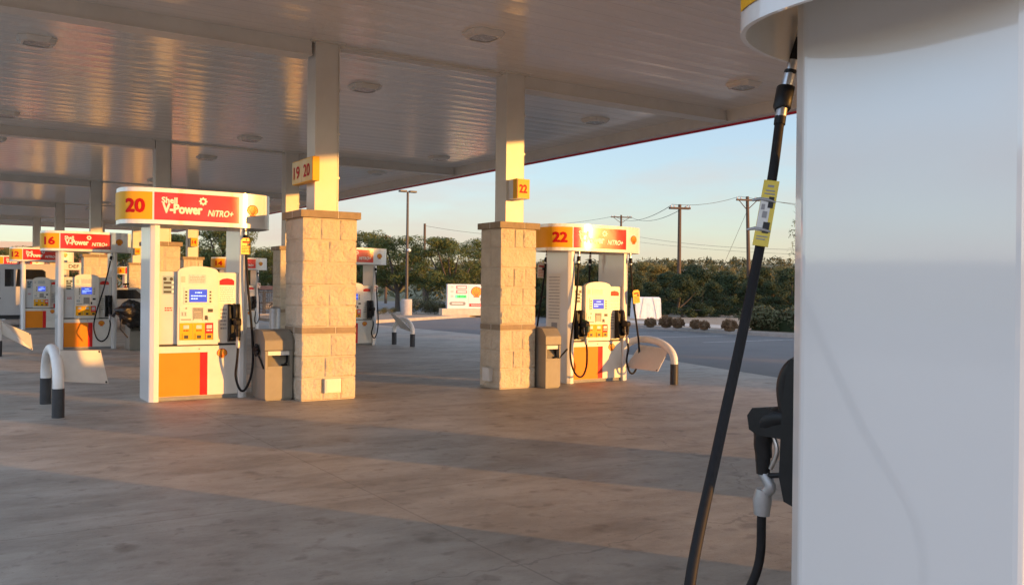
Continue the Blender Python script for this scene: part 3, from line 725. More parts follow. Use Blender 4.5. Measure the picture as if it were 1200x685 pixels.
right_hose = lambda e: [(.565, -.36, 2.47), (.58, -.385, 2.2), (.60, -.42, 1.6), (.665, -.46, .8), (.66, -.47, .38), (.58, -.475, .14), (.50, -.475, .12), (.44, -.47, .3), (e[0] - .01, e[1] - .005, .55), e]
std(p20, '20', right_hose)
b_ = tag_plate(p20, .575, -.415, 2.06)
std(others['16'], '16', lambda e: [(.50, -.36, 2.47), (.49, -.39, 2.2), (.34, -.43, 1.5), (.17, -.46, .9), (.11, -.47, .55), (.17, -.475, .28), (.29, -.475, .19), (.41, -.47, .3), (e[0] + .01, e[1] - .005, .55), e])
for nm in ('12', '8', '4', '18', '14', '10', '6', '26'):
    std(others[nm], nm, lambda e: [(.56, -.36, 2.47), (.57, -.385, 2.2), (.58, -.42, 1.6), (.62, -.46, .8), (.60, -.47, .42), (.54, -.475, .24), (.48, -.475, .22), (.43, -.47, .35), (e[0] - .01, e[1] - .005, .55), e])
tag_plate(others['18'], .56, -.43, 1.62, .13, .2, .1, 'pump_cream'); tag_plate(others['14'], .59, -.43, 1.7, .13, .2, .1, 'pump_cream')
# pump 22: a second nozzle on the left and the rear hoses in view
p = others['22']; number(p, '22')
e = holster(p, .44); hose(p, [(.62, -.36, 2.47), (.62, -.39, 2.2), (.66, -.42, 1.5), (.76, -.46, .7), (.745, -.47, .36), (.66, -.475, .16), (.56, -.475, .16), (.49, -.47, .36), (e[0] + .015, e[1] - .005, .58), e])
tag_plate(p, .70, -.455, 1.52, .16, .24, -.12)
e = holster(p, -.42); hose(p, [(-.47, -.38, 2.47), (-.48, -.40, 2.2), (-.55, -.43, 1.4), (-.68, -.47, .7), (-.66, -.475, .36), (-.56, -.48, .16), (-.44, -.48, .14), (-.36, -.475, .3), (e[0] + .01, e[1] - .005, .55), e])
b = MB(); b.tube([(-.42, -.45, 1.10), (-.40, -.52, 1.06), (-.395, -.55, .98), (-.40, -.55, .9)], [.03, .045, .042, .034], 9); b.build('nozzle_cover', 'greenh', p)
hose(p, [(-.56, .36, 2.47), (-.57, .38, 2.2), (-.62, .42, 1.6), (-.70, .45, .9), (-.68, .46, .4), (-.58, .47, .25), (-.5, .46, .4), (-.46, .42, .7)])
hose(p, [(.36, .36, 2.47), (.36, .38, 2.2), (.38, .42, 1.6), (.45, .45, .9), (.46, .46, .4)])
tag_plate(p, -.66, .40, 1.98, .16, .28, .05, 'pump_cream')
b = MB(); b.box(-.2, .14, .0, .002, .74, 1.82, 1); lines(b, -.18, .12, 1.0, 1.78, 14, -.001, 21, 0, .3); b.box(-.1, .06, -.0015, 0, .78, .95, 0)
o = b.build('side_notice', ['greyink', 'pump_cream'], p); o.location = (-.6375, .02, .1); o.rotation_euler.z = -math.pi / 2
# near pump: rear face details in profile
number(near, '24')
b = MB(); b.box(-.513, .513, .276, .395, .745, 1.70); b.build('rear_door', 'pump_white', near, bevel=.02)
FY = -.365; e = holster(near, .445, math.pi, .125); FY = -.325
E0 = (-e[0], -e[1], e[2])
HN = [(-.44, .40, 2.47), (-.475, .425, 2.32), (-.51, .442, 2.164), (-.583, .421, 1.918), (-.668, .396, 1.694), (-.832, .344, 1.344), (-.985, .296, 1.04), (-1.184, .222, .67), (-1.19, .23, .36), (-1.02, .32, .15), (-.76, .46, .12), (-.54, .59, .28), (E0[0] - .01, E0[1] + .005, .50), E0]
hn = hose(near, HN, .0152)
hn['label'] = 'thick black hose hanging diagonally in the foreground'
# yellow tag wrapped on the near hose
P = catmull(HN, 8); i0 = min(range(len(P)), key=lambda i: abs(P[i].z - 1.86)); i1 = min(range(len(P)), key=lambda i: abs(P[i].z - 1.66))
a, c = P[i0], P[i1]; ax = (a - c).normalized()
toC = (Vector((0, 0, 1.5)) - Vector((2.985, 1.572, 0)) - (a + c) / 2).normalized(); sd = ax.cross(toC).normalized(); nn = sd.cross(ax).normalized()
b = MB(); L_ = .122; cc = (a + c) / 2
fn = lambda x, y, l: tuple(cc + sd * x + ax * y + nn * (.0185 + l))
def card(x0, x1, y0, y1, l0, l1, m):
    vs = [fn(x, y, l) for l in (l0, l1) for x, y in ((x0, y0), (x1, y0), (x1, y1), (x0, y1))]
    b.add(vs, [(3, 2, 1, 0), (4, 5, 6, 7), (0, 1, 5, 4), (1, 2, 6, 5), (2, 3, 7, 6), (3, 0, 4, 7)], m)
sgn = 1
card(-.024, .022, -L_, L_, 0, .003, 0); card(-.023, .008, -.07, .055, .0032, .004, 1); card(.0, .015, .018, .06, .0042, .005, 2); card(-.004, .015, -.075, -.035, .0042, .005, 2); card(-.012, .002, -.02, .004, .0042, .005, 3); card(-.018, -.008, .01, .03, .0042, .005, 3)
card(-.016, .015, .068, .073, .0032, .004, 3); card(-.013, .013, .08, .085, .0032, .004, 3); card(-.010, .009, .096, .104, .0032, .004, 3)
card(-.017, .015, -.09, -.086, .0032, .004, 3); card(-.017, .010, -.10, -.096, .0032, .004, 3)
b.build('warning_tag', ['ltag', 'plate', 'dark', 'greyink'], hn)
for y in (.045, -.065):
    b = MB(); b.tube([fn(-.048, y - .002, -.004), fn(-.026, y + .003, .004), fn(.0, y, .007), fn(.02, y - .002, .002)], [.004, .006, .0055, .004], 7); b.build('cable_tie', 'steel', hn)

# DEF dispenser tops beyond pump 12
def def_pump(u, v, label, w=.78):
    t = thing('additive_dispenser', (u, v, 0), label, 'fluid pump', 'small fluid dispensers')
    b = MB(); b.box(-w / 2, w / 2, -.2, .2, 2.12, 2.42); tp = b.build('topper', 'pump_white', t, bevel=.02)
    b = MB(); put_text(b, 'DEF', .19, lambda x, y: (x + .03, -.203, 2.205 + y), 0, .02, width=.38, center=True); b.build('lettering', 'dark', tp)
    for x in (-w / 2 + .1, w / 2 - .08):
        b = MB(); b.box(x - .06, x + .06, -.14, .14, 0, 2.12); b.build('side_panel', 'pump_white', t)
    b = MB(); b.box(-w / 2 + .16, w / 2 - .14, -.13, .13, 0, 1.6); b.build('cabinet', 'pump_cream', t)
def_pump(4.62, 39.5, 'white fluid dispenser with DEF in black letters, behind pumps 12 and 16')
def_pump(4.05, 50.0, 'farther white fluid dispenser with DEF letters, left of the one by the stone column', .98)

# ------------------------------------------------------------------ hoop guards
def hoop(u, va, vb, label, panel, top=.80):
    t = thing('hoop_guard', (u, (va + vb) / 2, 0), label, 'bollard', 'white hoop guards at island ends')
    h = (vb - va) / 2; P = []
    P.append((0, -h, .28)); zc = .36
    for i in range(25):
        a = math.pi * i / 24; P.append((0, -h * math.cos(a) * 1.0, zc + (top - .062 - zc) * math.sin(a) ** .9))
    P.append((0, h, .28))
    b = MB(); b.tube(P, .06, 14); b.build('pipe', 'hoop', t)
    for s in (-1, 1):
        b = MB(); b.tube([(0, s * h, 0), (0, s * h, .33)], .066, 14); b.build('sleeve', 'sleeve', t)
    b = MB(); q = [Vector(p) - Vector(t.location) for p in panel]; n = (q[1] - q[0]).cross(q[3] - q[0]).normalized() * .004
    b.add([p - n for p in q] + [p + n for p in q], [(3, 2, 1, 0), (4, 5, 6, 7), (0, 1, 5, 4), (1, 2, 6, 5), (2, 3, 7, 6), (3, 0, 4, 7)])
    pl = b.build('sign_plate', 'plate', t)
    b = MB(); c = (q[0] + q[1] + q[2] + q[3]) / 4
    for p in q[1:3]:
        d = p.lerp(c, .09); b.tube([d - n * 1.8, d + n * 1.8], .014, 8)
    b.build('bolt', 'dark', pl)
    return t
hoop(1.185, 11.27, 12.64, 'white hoop guard with dark sleeves and a tilted plate, in front of pump 20', [(1.22, 11.52, .745), (1.70, 11.82, .715), (1.775, 11.72, .315), (1.22, 11.35, .40)])
hoop(10.08, 10.66, 12.0, 'white hoop guard with its plate leaning in, right of pump 22', [(10.08, 11.49, .595), (9.75, 11.49, .225), (9.75, 10.69, .22), (10.08, 10.78, .57)], .76)
hoop(10.46, 20.85, 21.95, 'white hoop guard with its plate tipped upwards, beside pump 18', [(10.47, 20.8, .36), (10.08, 20.75, .71), (10.08, 21.5, .915), (10.47, 21.6, .46)], .75)
hoop(1.13, 21.5, 22.85, 'white hoop guard cut by the left edge of the picture, near pump 16', [(1.2, 21.7, .72), (1.78, 22.2, .42), (1.78, 21.7, .10), (1.2, 21.6, .45)])

# ------------------------------------------------------------------ bins
def make_bin(u, v, label, sx=1.0):
    t = thing('waste_bin', (u, v, 0), label, 'bin', 'taupe bins with window washing gear'); t.scale.x = sx
    w, d = .17, .30
    b = MB(); b.box(-w, w, -d, d, .02, .42); b.box(-w + .015, w - .015, -d + .015, d - .015, 0, .03); b.box(-w, w, -d, d, .43, .435)
    b.box(-w + .005, w - .005, -d + .17, d - .005, .42, .66); b.box(-w, -w + .03, -d, -d + .18, .42, .66); b.box(w - .03, w, -d, -d + .18, .42, .66)
    b.build('bin_body', 'bin', t, bevel=.012)
    b = MB(); prof = [(-d - .005, .66), (d + .005, .66), (d + .005, .80), (d - .10, .915), (d - .2, .935), (-d + .2, .935), (-d + .10, .915), (-d - .005, .80)]
    b.prism(prof, -w - .006, w + .006, 0, axis='x'); b.build('bin_lid', 'bin2', t, bevel=.015)
    b = MB(); b.box(-w + .04, w - .035, -d + .02, -d + .16, .60, .655); b.build('paper_towel', 'towel', t)
    b = MB(); b.add([(-w + .032, -d + .01, .42), (w - .032, -d + .01, .42), (w - .05, -d + .165, .60), (-w + .04, -d + .165, .60)], [(0, 1, 2, 3)]); b.box(-w + .032, w - .032, -d + .0, -d + .012, .42, .455); b.build('wash_tray', 'bin', t)
    b = MB(); b.tube([(w - .12, -d + .05, .45), (w - .05, -d + .08, .50), (w - .04, -d + .10, .60)], .012, 6); b.tube([(w - .13, -d + .04, .45), (w - .06, -d + .04, .46)], .03, 8); b.build('squeegee', 'black', t)
    return t
bin20 = make_bin(3.855, 11.92, 'taupe bin with washing tray between pump 20 and the nearest stone column', 1.1)
b = MB()
for i in range(9):
    a = 2 * math.pi * i / 9; b.tube([(-.17, -.03, .66), (-.21, -.03 + .045 * math.cos(a), .66 + .045 * math.sin(a)), (-.20, -.03 + .085 * math.cos(a), .66 + .085 * math.sin(a))], [.02, .03, .012], 6)
b.tube([(-.19, -.1, .58), (-.178, -.26, .43)], .014, 6); b.build('squeegee_brush', 'black', bin20)
bin22 = make_bin(7.99, 11.42, 'narrow taupe bin with paper towel between the column and pump 22', .82)
b = MB(); b.tube([(.12, -.28, .43), (.30, -.33, .60)], .014, 6); b.build('squeegee_handle', 'black', bin22)
bin16 = make_bin(3.98, 22.5, 'taupe bin beside pump 16, crowned with a black bag')
# black bag sprawled over that bin
b = MB(); n1, n2 = 44, 24; vs = []
for i in range(n2 + 1):
    ph = math.pi * i / n2
    for k in range(n1):
        a = 2 * math.pi * k / n1; rr = 1 + .34 * noise.noise((math.cos(a) * 1.6, math.sin(a) * 1.6, ph * 1.8)) + .15 * noise.noise((math.cos(a) * 6, math.sin(a) * 6, ph * .6))
        vs.append((.36 * rr * math.sin(ph) * math.cos(a), .20 * rr * math.sin(ph) * math.sin(a), (.24 if ph < 1.57 else .34) * rr * math.cos(ph)))
b.add(vs, [(i * n1 + k, i * n1 + (k + 1) % n1, (i + 1) * n1 + (k + 1) % n1, (i + 1) * n1 + k) for i in range(n2) for k in range(n1)], 0, True)
b.tube([(-.28, -.05, .0), (-.40, -.1, -.03), (-.45, -.1, -.10)], [.05, .03, .05], 7); b.tube([(-.25, -.1, -.15), (-.3, -.18, -.38), (-.14, -.22, -.58)], .016, 6)
bag = b.build('rubbish_bag', 'bagm', loc=(3.86, 22.1, .90)); tag(bag, 'shiny black bag bunched on top of the bin beside pump 16', 'bag')

# steel bollard by the far column, fire extinguisher
b = MB(); b.lathe([(.13, 0), (.13, .98), (.10, 1.04), (.0, 1.05)], 20); o = b.build('bollard', 'steel', loc=(6.92, 21.2, 0)); tag(o, 'short grey steel bollard left of the column beside pump 18', 'bollard')
ex = thing('fire_extinguisher', (7.02, 42.0, 1.0), 'red fire extinguisher hung by a far column, left of the black bag', 'extinguisher')
b = MB(); b.lathe([(.0, 0), (.085, .0), (.085, .42), (.03, .5)], 14); b.build('cylinder', 'exting', ex)
b = MB(); b.tube([(-.1, 0, .58), (.14, 0, .6)], .04, 6); b.tube([(0, 0, .48), (0, 0, .6)], .03, 6); b.tube([(.1, 0, .57), (.13, 0, .3)], .018, 6); b.build('valve', 'black', ex)

# ------------------------------------------------------------------ vehicles behind the left pumps
van = thing('parked_van', (2.0, 37.6, 0), 'tall silver van with dark windows parked behind pump 12', 'van')
prof = [(-2.9, .42), (-2.95, .9), (-2.75, 1.15), (-1.75, 1.32), (-1.15, 2.1), (-.9, 2.24), (1.6, 2.28), (1.78, 2.1), (1.83, .5), (1.75, .42)]
b = MB(); b.prism(prof, -.95, .95, 0, axis='y'); b.build('body', 'carsilver', van, bevel=.07)
def wind(poly, name='window', y=-.957):
    b = MB(); b.prism(poly, y, y + .02, 0, axis='y'); b.build(name, 'glass', van)
wind([(-.98, 1.15), (-.2, 1.15), (-.05, 1.3), (-.05, 1.95), (-.15, 2.06), (-.82, 2.06)])
wind([(.45, 1.45), (1.35, 1.45), (1.42, 1.55), (1.4, 2.0), (1.3, 2.07), (.5, 2.07)])
wind([(.1, 1.45), (.38, 1.45), (.38, 2.07), (.1, 2.07)])
b = MB(); b.box(-1.0, .02, -.962, -.955, .55, 1.1); b.build('door', 'carsilver', van, bevel=.01)
b = MB(); b.box(-.75, -.55, -1.15, -.96, 1.2, 1.42); b.build('wing_mirror', 'black', van, bevel=.02)
b = MB(); b.box(-.15, -.02, -.985, -.962, 1.0, 1.04); b.build('door_handle', 'black', van)
for x in (-1.95, 1.1):
    b = MB(); b.tube([(x, -.97, .35), (x, -.74, .35)], .35, 22); wl = b.build('wheel', 'tyre', van)
    b = MB(); b.tube([(x, -.985, .35), (x, -.965, .35)], .22, 18); b.build('rim', 'chrome', wl)
b = MB(); b.box(-2.8, 1.75, -.93, .93, .28, .45); b.build('underside', 'dark', van)
car = thing('parked_car', (5.4, 34.8, 0), 'silver car glimpsed between pump 16 and its bin', 'car')
prof = [(-1.9, .35), (-1.98, .7), (-1.85, .95), (-1.2, 1.02), (-.55, 1.42), (.7, 1.45), (1.35, 1.05), (1.9, .98), (2.0, .7), (1.95, .35)]
b = MB(); b.prism(prof, -.85, .85, 0, axis='y'); b.build('body', 'carsilver', car, bevel=.08)
b = MB(); b.prism([(-1.05, 1.03), (.95, 1.06), (.62, 1.38), (-.48, 1.36)], -.857, -.845, 0, axis='y'); b.build('window', 'glass', car)
for x in (-1.2, 1.25):
    b = MB(); b.tube([(x, -.87, .32), (x, -.66, .32)], .32, 20); wl = b.build('wheel', 'tyre', car)
    b = MB(); b.tube([(x, -.885, .32), (x, -.866, .32)], .2, 16); b.build('rim', 'chrome', wl)
b = MB(); b.box(-2.0, -1.8, -.84, -.5, .72, .88); b.build('tail_lamp', 'redlamp', car, bevel=.02)

# ------------------------------------------------------------------ left background: wall, iron fence, far building
wl = thing('garden_wall', place(318, 62), 'low grey rubble wall with a rose coping behind pump 14', 'wall', rz=R(-8))
b = MB(); b.box(-4, 3.2, -.2, .2, 0, 1.35); b.build('wall_body', 'rubble', wl)
b = MB(); b.box(-4.1, 3.3, -.26, .26, 1.35, 1.62); b.build('coping', 'brick', wl, bevel=.02)
fe = thing('iron_fence', place(316, 50), 'black wrought iron fence panels standing before the rubble wall', 'fence', rz=R(-10))
b = MB()
for x0 in (-1.3, -.25):
    for x in (x0, x0 + .95): b.box(x - .035, x + .035, -.03, .03, 0, 1.3)
    for z in (.12, .62, 1.22): b.box(x0, x0 + .95, -.02, .02, z, z + .05)
    for i in range(1, 8): b.box(x0 + i * .119 - .008, x0 + i * .119 + .008, -.008, .008, .15, 1.22)
    b.tube([(x0 + .47 + .25 * math.cos(a * .4), 0, .35 + .25 * math.sin(a * .4)) for a in range(17)], .03, 5)
b.build('railing', 'iron', fe)
bl = thing('far_building', place(-20, 112), 'long low rose brick building beyond the trees at far left', 'building', rz=R(-20))
b = MB(); b.box(-16, 14, 0, 9, 0, 6.2); b.build('wall', 'brick', bl)
b = MB(); b.box(-16.3, 14.3, -.4, 9.4, 6.2, 7.0); b.build('roof_parapet', 'roofm', bl)
for i in range(5):
    b = MB(); b.box(-14 + i * 5.4, -11.5 + i * 5.4, -.06, .02, 1.2, 3.4); b.build('window', 'glass', bl)

stf = thing('unseen_store', (-26, -6, 0), 'long grey store added out of view at left for bounced and reflected light', 'building')  # unseen store, added for its bounce light and reflection
b = MB(); b.box(-10, 0, -16, 16, 0, 5.2); b.build('wall', 'pump_grey', stf)
b = MB(); b.box(-10.3, .3, -16.3, 16.3, 5.2, 5.9); b.build('roof_parapet', 'cap', stf)
for i in range(6):
    b = MB(); b.box(-.02, .05, -14.5 + i * 5, -11 + i * 5, .5, 3.4); wn = b.build('window', 'glass', stf)
    b = MB()
    for y in (-14.6, -12.8, -11.1): b.box(.05, .1, y + i * 5, y + .1 + i * 5, .45, 3.45)
    b.build('frame', 'pole', wn)
# ------------------------------------------------------------------ light pole, sign, tarpaulin, bushes
lp = thing('street_lamp', (21.4, 43.4, 0), 'tall slim dark lamp pole on a round concrete base, twin flat heads', 'lamp post')
b = MB(); b.lathe([(.29, .05), (.29, .93), (.26, .96), (0, .96)], 24); b.build('base', 'conc_base', lp)
b = MB(); b.tube([(0, 0, .96), (0, 0, 6.75)], [.085, .06], 10); b.build('pole', 'pole', lp)
for s in (-1, 1):
    b = MB(); b.box(min(s * .08, s * .5), max(s * .08, s * .5), -.13, .13, 6.72, 6.82); b.build('lamp_head', 'pole', lp, bevel=.02)
b = MB(); b.lathe([(.0, -.1), (.1, -.06), (.11, .04), (0, .1)], 12, 0, (.05, -.12, 3.6)); b.build('camera_dome', 'plate', lp)

sg = thing('price_sign', (24.55, 42.65, 0), 'white price board with a scallop emblem on a low limestone plinth', 'sign', rz=R(-14))
b = MB(); b.box(-1.35, 2.2, -.35, .35, .08, .46); b.build('plinth', 'stone', sg, bevel=.02)
b = MB(); b.box(-1.0, 1.05, -.15, .15, .46, 1.80); sb = b.build('sign_board', 'pump_white', sg, bevel=.02)
b = MB(); b.box(.2, .23, -.156, -.151, .5, 1.77); b.build('seam', 'plate', sb)
for i, (z, m) in enumerate(((1.60, 'led_r'), (1.345, 'led_r'), (1.09, 'led_g'))):
    b = MB(); b.box(-.50 if m == 'led_r' else -.56, .10, -.158, -.151, z - .06, z + .13); ds = b.build('digit_window', 'led_r' if m == 'led_r' else 'led_g', sb)
    b = MB(); lines(b, -.44, .06, z - .04, z + .11, 1, -.16, 40 + i, 0, .8); b.build('price_digits', 'white_ink' if m == 'led_r' else 'dark', ds)
    b = MB(); lines(b, -.82, -.66, z - .01, z + .11, 2, -.153, 50 + i, 0, .4); b.build('grade_name', 'greyink', sb)
b = MB(); P_ = [(-.42 + .36 * sx + .1 * math.cos(a), .735 + .1 * math.sin(a)) for sx, rg in ((1, range(-90, 91, 30)), (-1, range(90, 271, 30))) for a in [R(q) for q in rg]]
b.prism(P_, -.158, -.151, 0, axis='y'); lines(b, -.74, -.1, .69, .78, 1, -.1595, 77, 1, .8); b.build('store_badge', ['kick', 'white_ink'], sb)
b = MB(); emblem_shapes(b, lambda x, y, l: (.66 + x, -.152 - l, 1.36 + y), .30, .003); b.build('emblem', ['emb_y', 'sgn_red'], sb)
b = MB(); b.box(.25, 1.02, -.158, -.151, .57, .74); lines(b, .36, .9, .61, .7, 2, -.1595, 71, 1, .5); b.build('red_strip', ['sgn_red', 'white_ink'], sb)

wb = thing('covered_stack', place(757, 46.5, .1), 'square white tarpaulin covered stack beyond the road', 'covered load', rz=R(-22))
b = MB(); n = 10; vs = []
lev = [(.72, .42, 0), (.70, .40, .35), (.69, .38, .8), (.67, .36, 1.06), (.60, .30, 1.12)]
for hx, hy, z in lev:
    for k in range(48):
        t = k / 48 * 4; sd_ = int(t); q = t - sd_
        p = [(-hx + 2 * hx * q, -hy), (hx, -hy + 2 * hy * q), (hx - 2 * hx * q, hy), (-hx, hy - 2 * hy * q)][sd_]
        w_ = .02 * math.sin(k * 2.1) * (1.1 - z) ; vs.append((p[0] * (1 + w_), p[1] * (1 + w_), z))
b.add(vs, [(i * 48 + k, i * 48 + (k + 1) % 48, (i + 1) * 48 + (k + 1) % 48, (i + 1) * 48 + k) for i in range(len(lev) - 1) for k in range(48)]); b.add(vs[-48:], [tuple(range(48))])
b.build('tarpaulin', 'wrap', wb)
b = MB(); b.tube([(-.45, -.45, .02), (-.35, -.40, .6), (-.25, -.395, 1.1)], .012, 5); b.tube([(.45, -.45, .02), (.35, -.40, .6), (.25, -.395, 1.1)], .012, 5); b.build('tie_rope', 'steel', wb)

def leaves(b, centers, n, size, rnd, mats=2, flat=.55):
    "centers: list of (x, y, z, rx, rz) clumps; each leaf is a folded spray of two faces"
    for _ in range(n):
        cx, cy, cz, rr, rz = rnd.choice(centers)
        while True:
            d = Vector((rnd.uniform(-1, 1), rnd.uniform(-1, 1), rnd.uniform(-1, 1)))
            if .12 < d.length < 1: break
        d *= (rnd.random() ** .25) / d.length
        p = Vector((cx + d.x * rr, cy + d.y * rr, cz + d.z * rz))
        nrm = (d + Vector((rnd.gauss(0, .6), rnd.gauss(0, .6), rnd.gauss(.3, .6)))).normalized(); t = nrm.orthogonal().normalized()
        t.rotate(Matrix.Rotation(rnd.uniform(0, 6.28), 3, nrm)); s_ = nrm.cross(t); k = size * rnd.uniform(.55, 1.35); w = k * flat
        m = 0 if rnd.random() < .6 else mats - 1
        b.add([p - t * k, p + s_ * w * .5 - t * .2 * k, p + t * k + nrm * .2 * k, p - s_ * w * .5 - t * .1 * k], [(0, 1, 2, 3)], m)
def crown_mesh(name, seed, Rr, H, z0, nclump, nleaf, size, mats, spread=1.0, ground=False):
    rnd = random.Random(seed); cl = []
    for i in range(nclump):
        a = rnd.uniform(0, 2 * math.pi); t = rnd.random(); rad_ = Rr * math.sqrt(rnd.random()) * .82
        zz = z0 + (H - z0) * t; env = math.sin(math.pi * min(.97, (.18 if not ground else .42) + .72 * t)) ** .6
        rr = rnd.uniform(.22, .40) * Rr * .72
        cl.append((rad_ * env * math.cos(a), rad_ * env * math.sin(a), min(zz, H - rr * .5), rr, rr * rnd.uniform(.5, .8)))
    b = MB(); leaves(b, cl, nleaf, size, rnd)
    return b.mesh(name, mats), cl
def trunk_mesh(seed, H, cl, r0=.16, forks=4, lean=.3):
    rnd = random.Random(seed); b = MB()
    top = Vector((rnd.uniform(-lean, lean), rnd.uniform(-lean, lean), H * .3))
    b.tube(catmull([(0, 0, -.1), (top.x * .3, top.y * .3, H * .15), tuple(top)], 4), [r0 * 1.35, r0 * 1.1, r0, r0 * .95, r0 * .9, r0 * .88, r0 * .85, r0 * .82, r0 * .8][:9], 9)
    for c in rnd.sample(cl, min(len(cl), forks + 4)):
        e = Vector(c[:3]); mid = top.lerp(e, .5) + Vector((0, 0, -.08 * H * rnd.random()))
        b.tube(catmull([tuple(top - Vector((0, 0, .1))), tuple(mid), tuple(e)], 4), [r0 * .6 * (1 - i / 9) + .015 for i in range(9)], 6)
    return b.mesh('trunk', 'bark')
def tree(loc, crown, trunk, label, group, scale=(1, 1, 1), rz=0, name='oak_tree', cat='tree'):
    t = thing(name, loc, label, cat, group, rz); t.scale = scale
    mesh_obj('crown', crown, t)
    if trunk: mesh_obj('trunk', trunk, t)
    return t
oak = []
for sd_ in range(4):
    cm, cl = crown_mesh('crown', 31 + sd_, 2.5, 4.9, 1.75, 40, 11000, .09, ['oak', 'oak2']); oak.append((cm, trunk_mesh(61 + sd_, 4.6, cl, .15)))
jun = []
for sd_ in range(4):
    cm, cl = crown_mesh('crown', 131 + sd_, 1.9, 3.0, .15, 40, 11000, .075, ['jun', 'jun2'], ground=True); jun.append((cm, trunk_mesh(161 + sd_, 2.6, cl, .1)))
scr = []
for sd_ in range(3):
    cm, cl = crown_mesh('crown', 231 + sd_, 2.6, 4.6, .4, 40, 9000, .11, ['olive', 'olive2'], ground=True); scr.append((cm, trunk_mesh(261 + sd_, 4.0, cl, .12)))
gi = 'live oaks beside the lamp pole'
for i, (px_, Z, sx, sz, lab) in enumerate([(466, 57, 1.12, 1.0, 'spreading live oak with forked trunk directly behind the lamp pole'), (526, 55, 1.05, .94, 'live oak standing right above the price sign'),
        (428, 60, 1.0, 1.08, 'live oak showing just right of the nearest big stone column'), (566, 60, .9, .98, 'live oak partly hidden behind the column of pump 22'), (500, 66, 1.1, .98, 'live oak set back between the two nearer oaks')]):
    m_ = oak[i % 4]; tree(place(px_, Z, .05), m_[0], m_[1], lab, gi, (sx, sx, sz), i * 1.3)
gb = 'trees behind the far left pumps'
for i, (px_, Z, top, lab) in enumerate([(198, 70, 5.6, 'oak behind pump 20, left of the far column'), (262, 66, 6.1, 'tallest oak in the gap above pump 20'), (232, 78, 5.0, 'oak set back behind the far column above pump 20'), (300, 74, 4.9, 'oak between pump 20 and the big stone column'),
        (325, 70, 4.2, 'low oak close to the left edge of the big stone column'), (150, 74, 5.2, 'oak in the gap between pumps 16 and 20'), (100, 82, 5.0, 'oak seen over the payment head of pump 16'), (8, 80, 4.9, 'oak before the brick building at far left'), (36, 86, 5.2, 'oak right of the brick building behind pump 12'), (395, 72, 5.0, 'oak hidden largely by the big stone column')]):
    m_ = oak[(i + 1) % 4]; k = top / 4.9; tree(place(px_, Z), m_[0], m_[1], lab, gb, (k * 1.05, k * 1.05, k), i * .9)
ORD = ['first', 'second', 'third', 'fourth', 'fifth', 'sixth', 'seventh', 'eighth', 'ninth', 'tenth', 'eleventh', 'twelfth', 'thirteenth', 'fourteenth', 'fifteenth']
gj = 'dark junipers beyond the right hand verge'
rnd = random.Random(5)
i = 0
for row, (Z, hh, step) in enumerate(((50, 2.25, 34), (55, 2.7, 36), (61, 3.1, 38))):
    x = 590 + row * 12; q_ = 0
    while x < 960:
        m_ = jun[rnd.randrange(4)]; k = hh / 3.0 * rnd.uniform(.86, 1.12)
        tree(place(x, Z + rnd.uniform(-1.5, 1.5)), m_[0], m_[1], f'dark bushy juniper, {ORD[q_]} from the left in the {["front", "middle", "back"][row]} thicket row', gj, (k * 1.1, k * 1.1, k), rnd.uniform(0, 6), 'juniper_tree'); i += 1
        x += step * rnd.uniform(.85, 1.15); q_ += 1
go = 'olive coloured scrub trees behind the junipers'
for row, (Z, hh, step) in enumerate(((76, 3.5, 40), (98, 4.5, 44))):
    x = 560 + row * 18; q_ = 0
    while x < 960:
        m_ = scr[rnd.randrange(3)]; k = hh / 4.6 * rnd.uniform(.88, 1.12)
        tree(place(x, Z + rnd.uniform(-4, 4)), m_[0], m_[1], f'olive toned scrub tree, {ORD[q_]} from the left in the {["nearer", "farther"][row]} row over the junipers', go, (k * 1.25, k * 1.25, k), rnd.uniform(0, 6), 'scrub_tree')
        x += step * rnd.uniform(.85, 1.15); q_ += 1
gs = 'trees along the verge right of the frame'
for i, (v_, H_) in enumerate([(-12.4, 3.6), (-9.4, 5.0), (-6.4, 5.2), (-3, 5.0), (.5, 4.8), (4, 5.0), (7.5, 5.2), (10.5, 4.8)]):
    lab = f'tree {ORD[i]} along the verge to the right of the view, {"low dark juniper" if i < 1 else "tall olive scrub"}'
    m_ = jun[i % 4] if i < 1 else scr[i % 3]; k = H_ / (3.0 if i < 1 else 4.6)
    tree((26.5, v_, .1), m_[0], m_[1], lab, gs, (k * 1.0, k * 1.0, k), i * 1.7, 'juniper_tree' if i < 1 else 'scrub_tree')
# sprig of a young tree by the near pump
st = thing('young_tree', place(944, 31, .1), 'thin young tree with sparse leaves peeping past the near pump', 'tree')
rnd = random.Random(8); b = MB(); b.tube([(0, 0, 0), (.05, 0, 2), (.0, 0, 4.1)], [.05, .035, .012], 6)
tw = []
for i in range(16):
    z = 1.7 + i * .155; a = rnd.uniform(0, 6.28); l = .75 - .02 * i; e = Vector((l * math.cos(a), l * math.sin(a), z + .35)); b.tube([(0.02, 0, z), tuple(e)], [.014, .006], 5); tw.append((e.x, e.y, e.z, .16, .2)); tw.append((e.x * .6, e.y * .6, z + .2, .13, .16))
b.build('trunk', 'bark', st)
b = MB(); leaves(b, tw, 620, .06, rnd); b.build('crown', ['oak', 'oak2'], st)

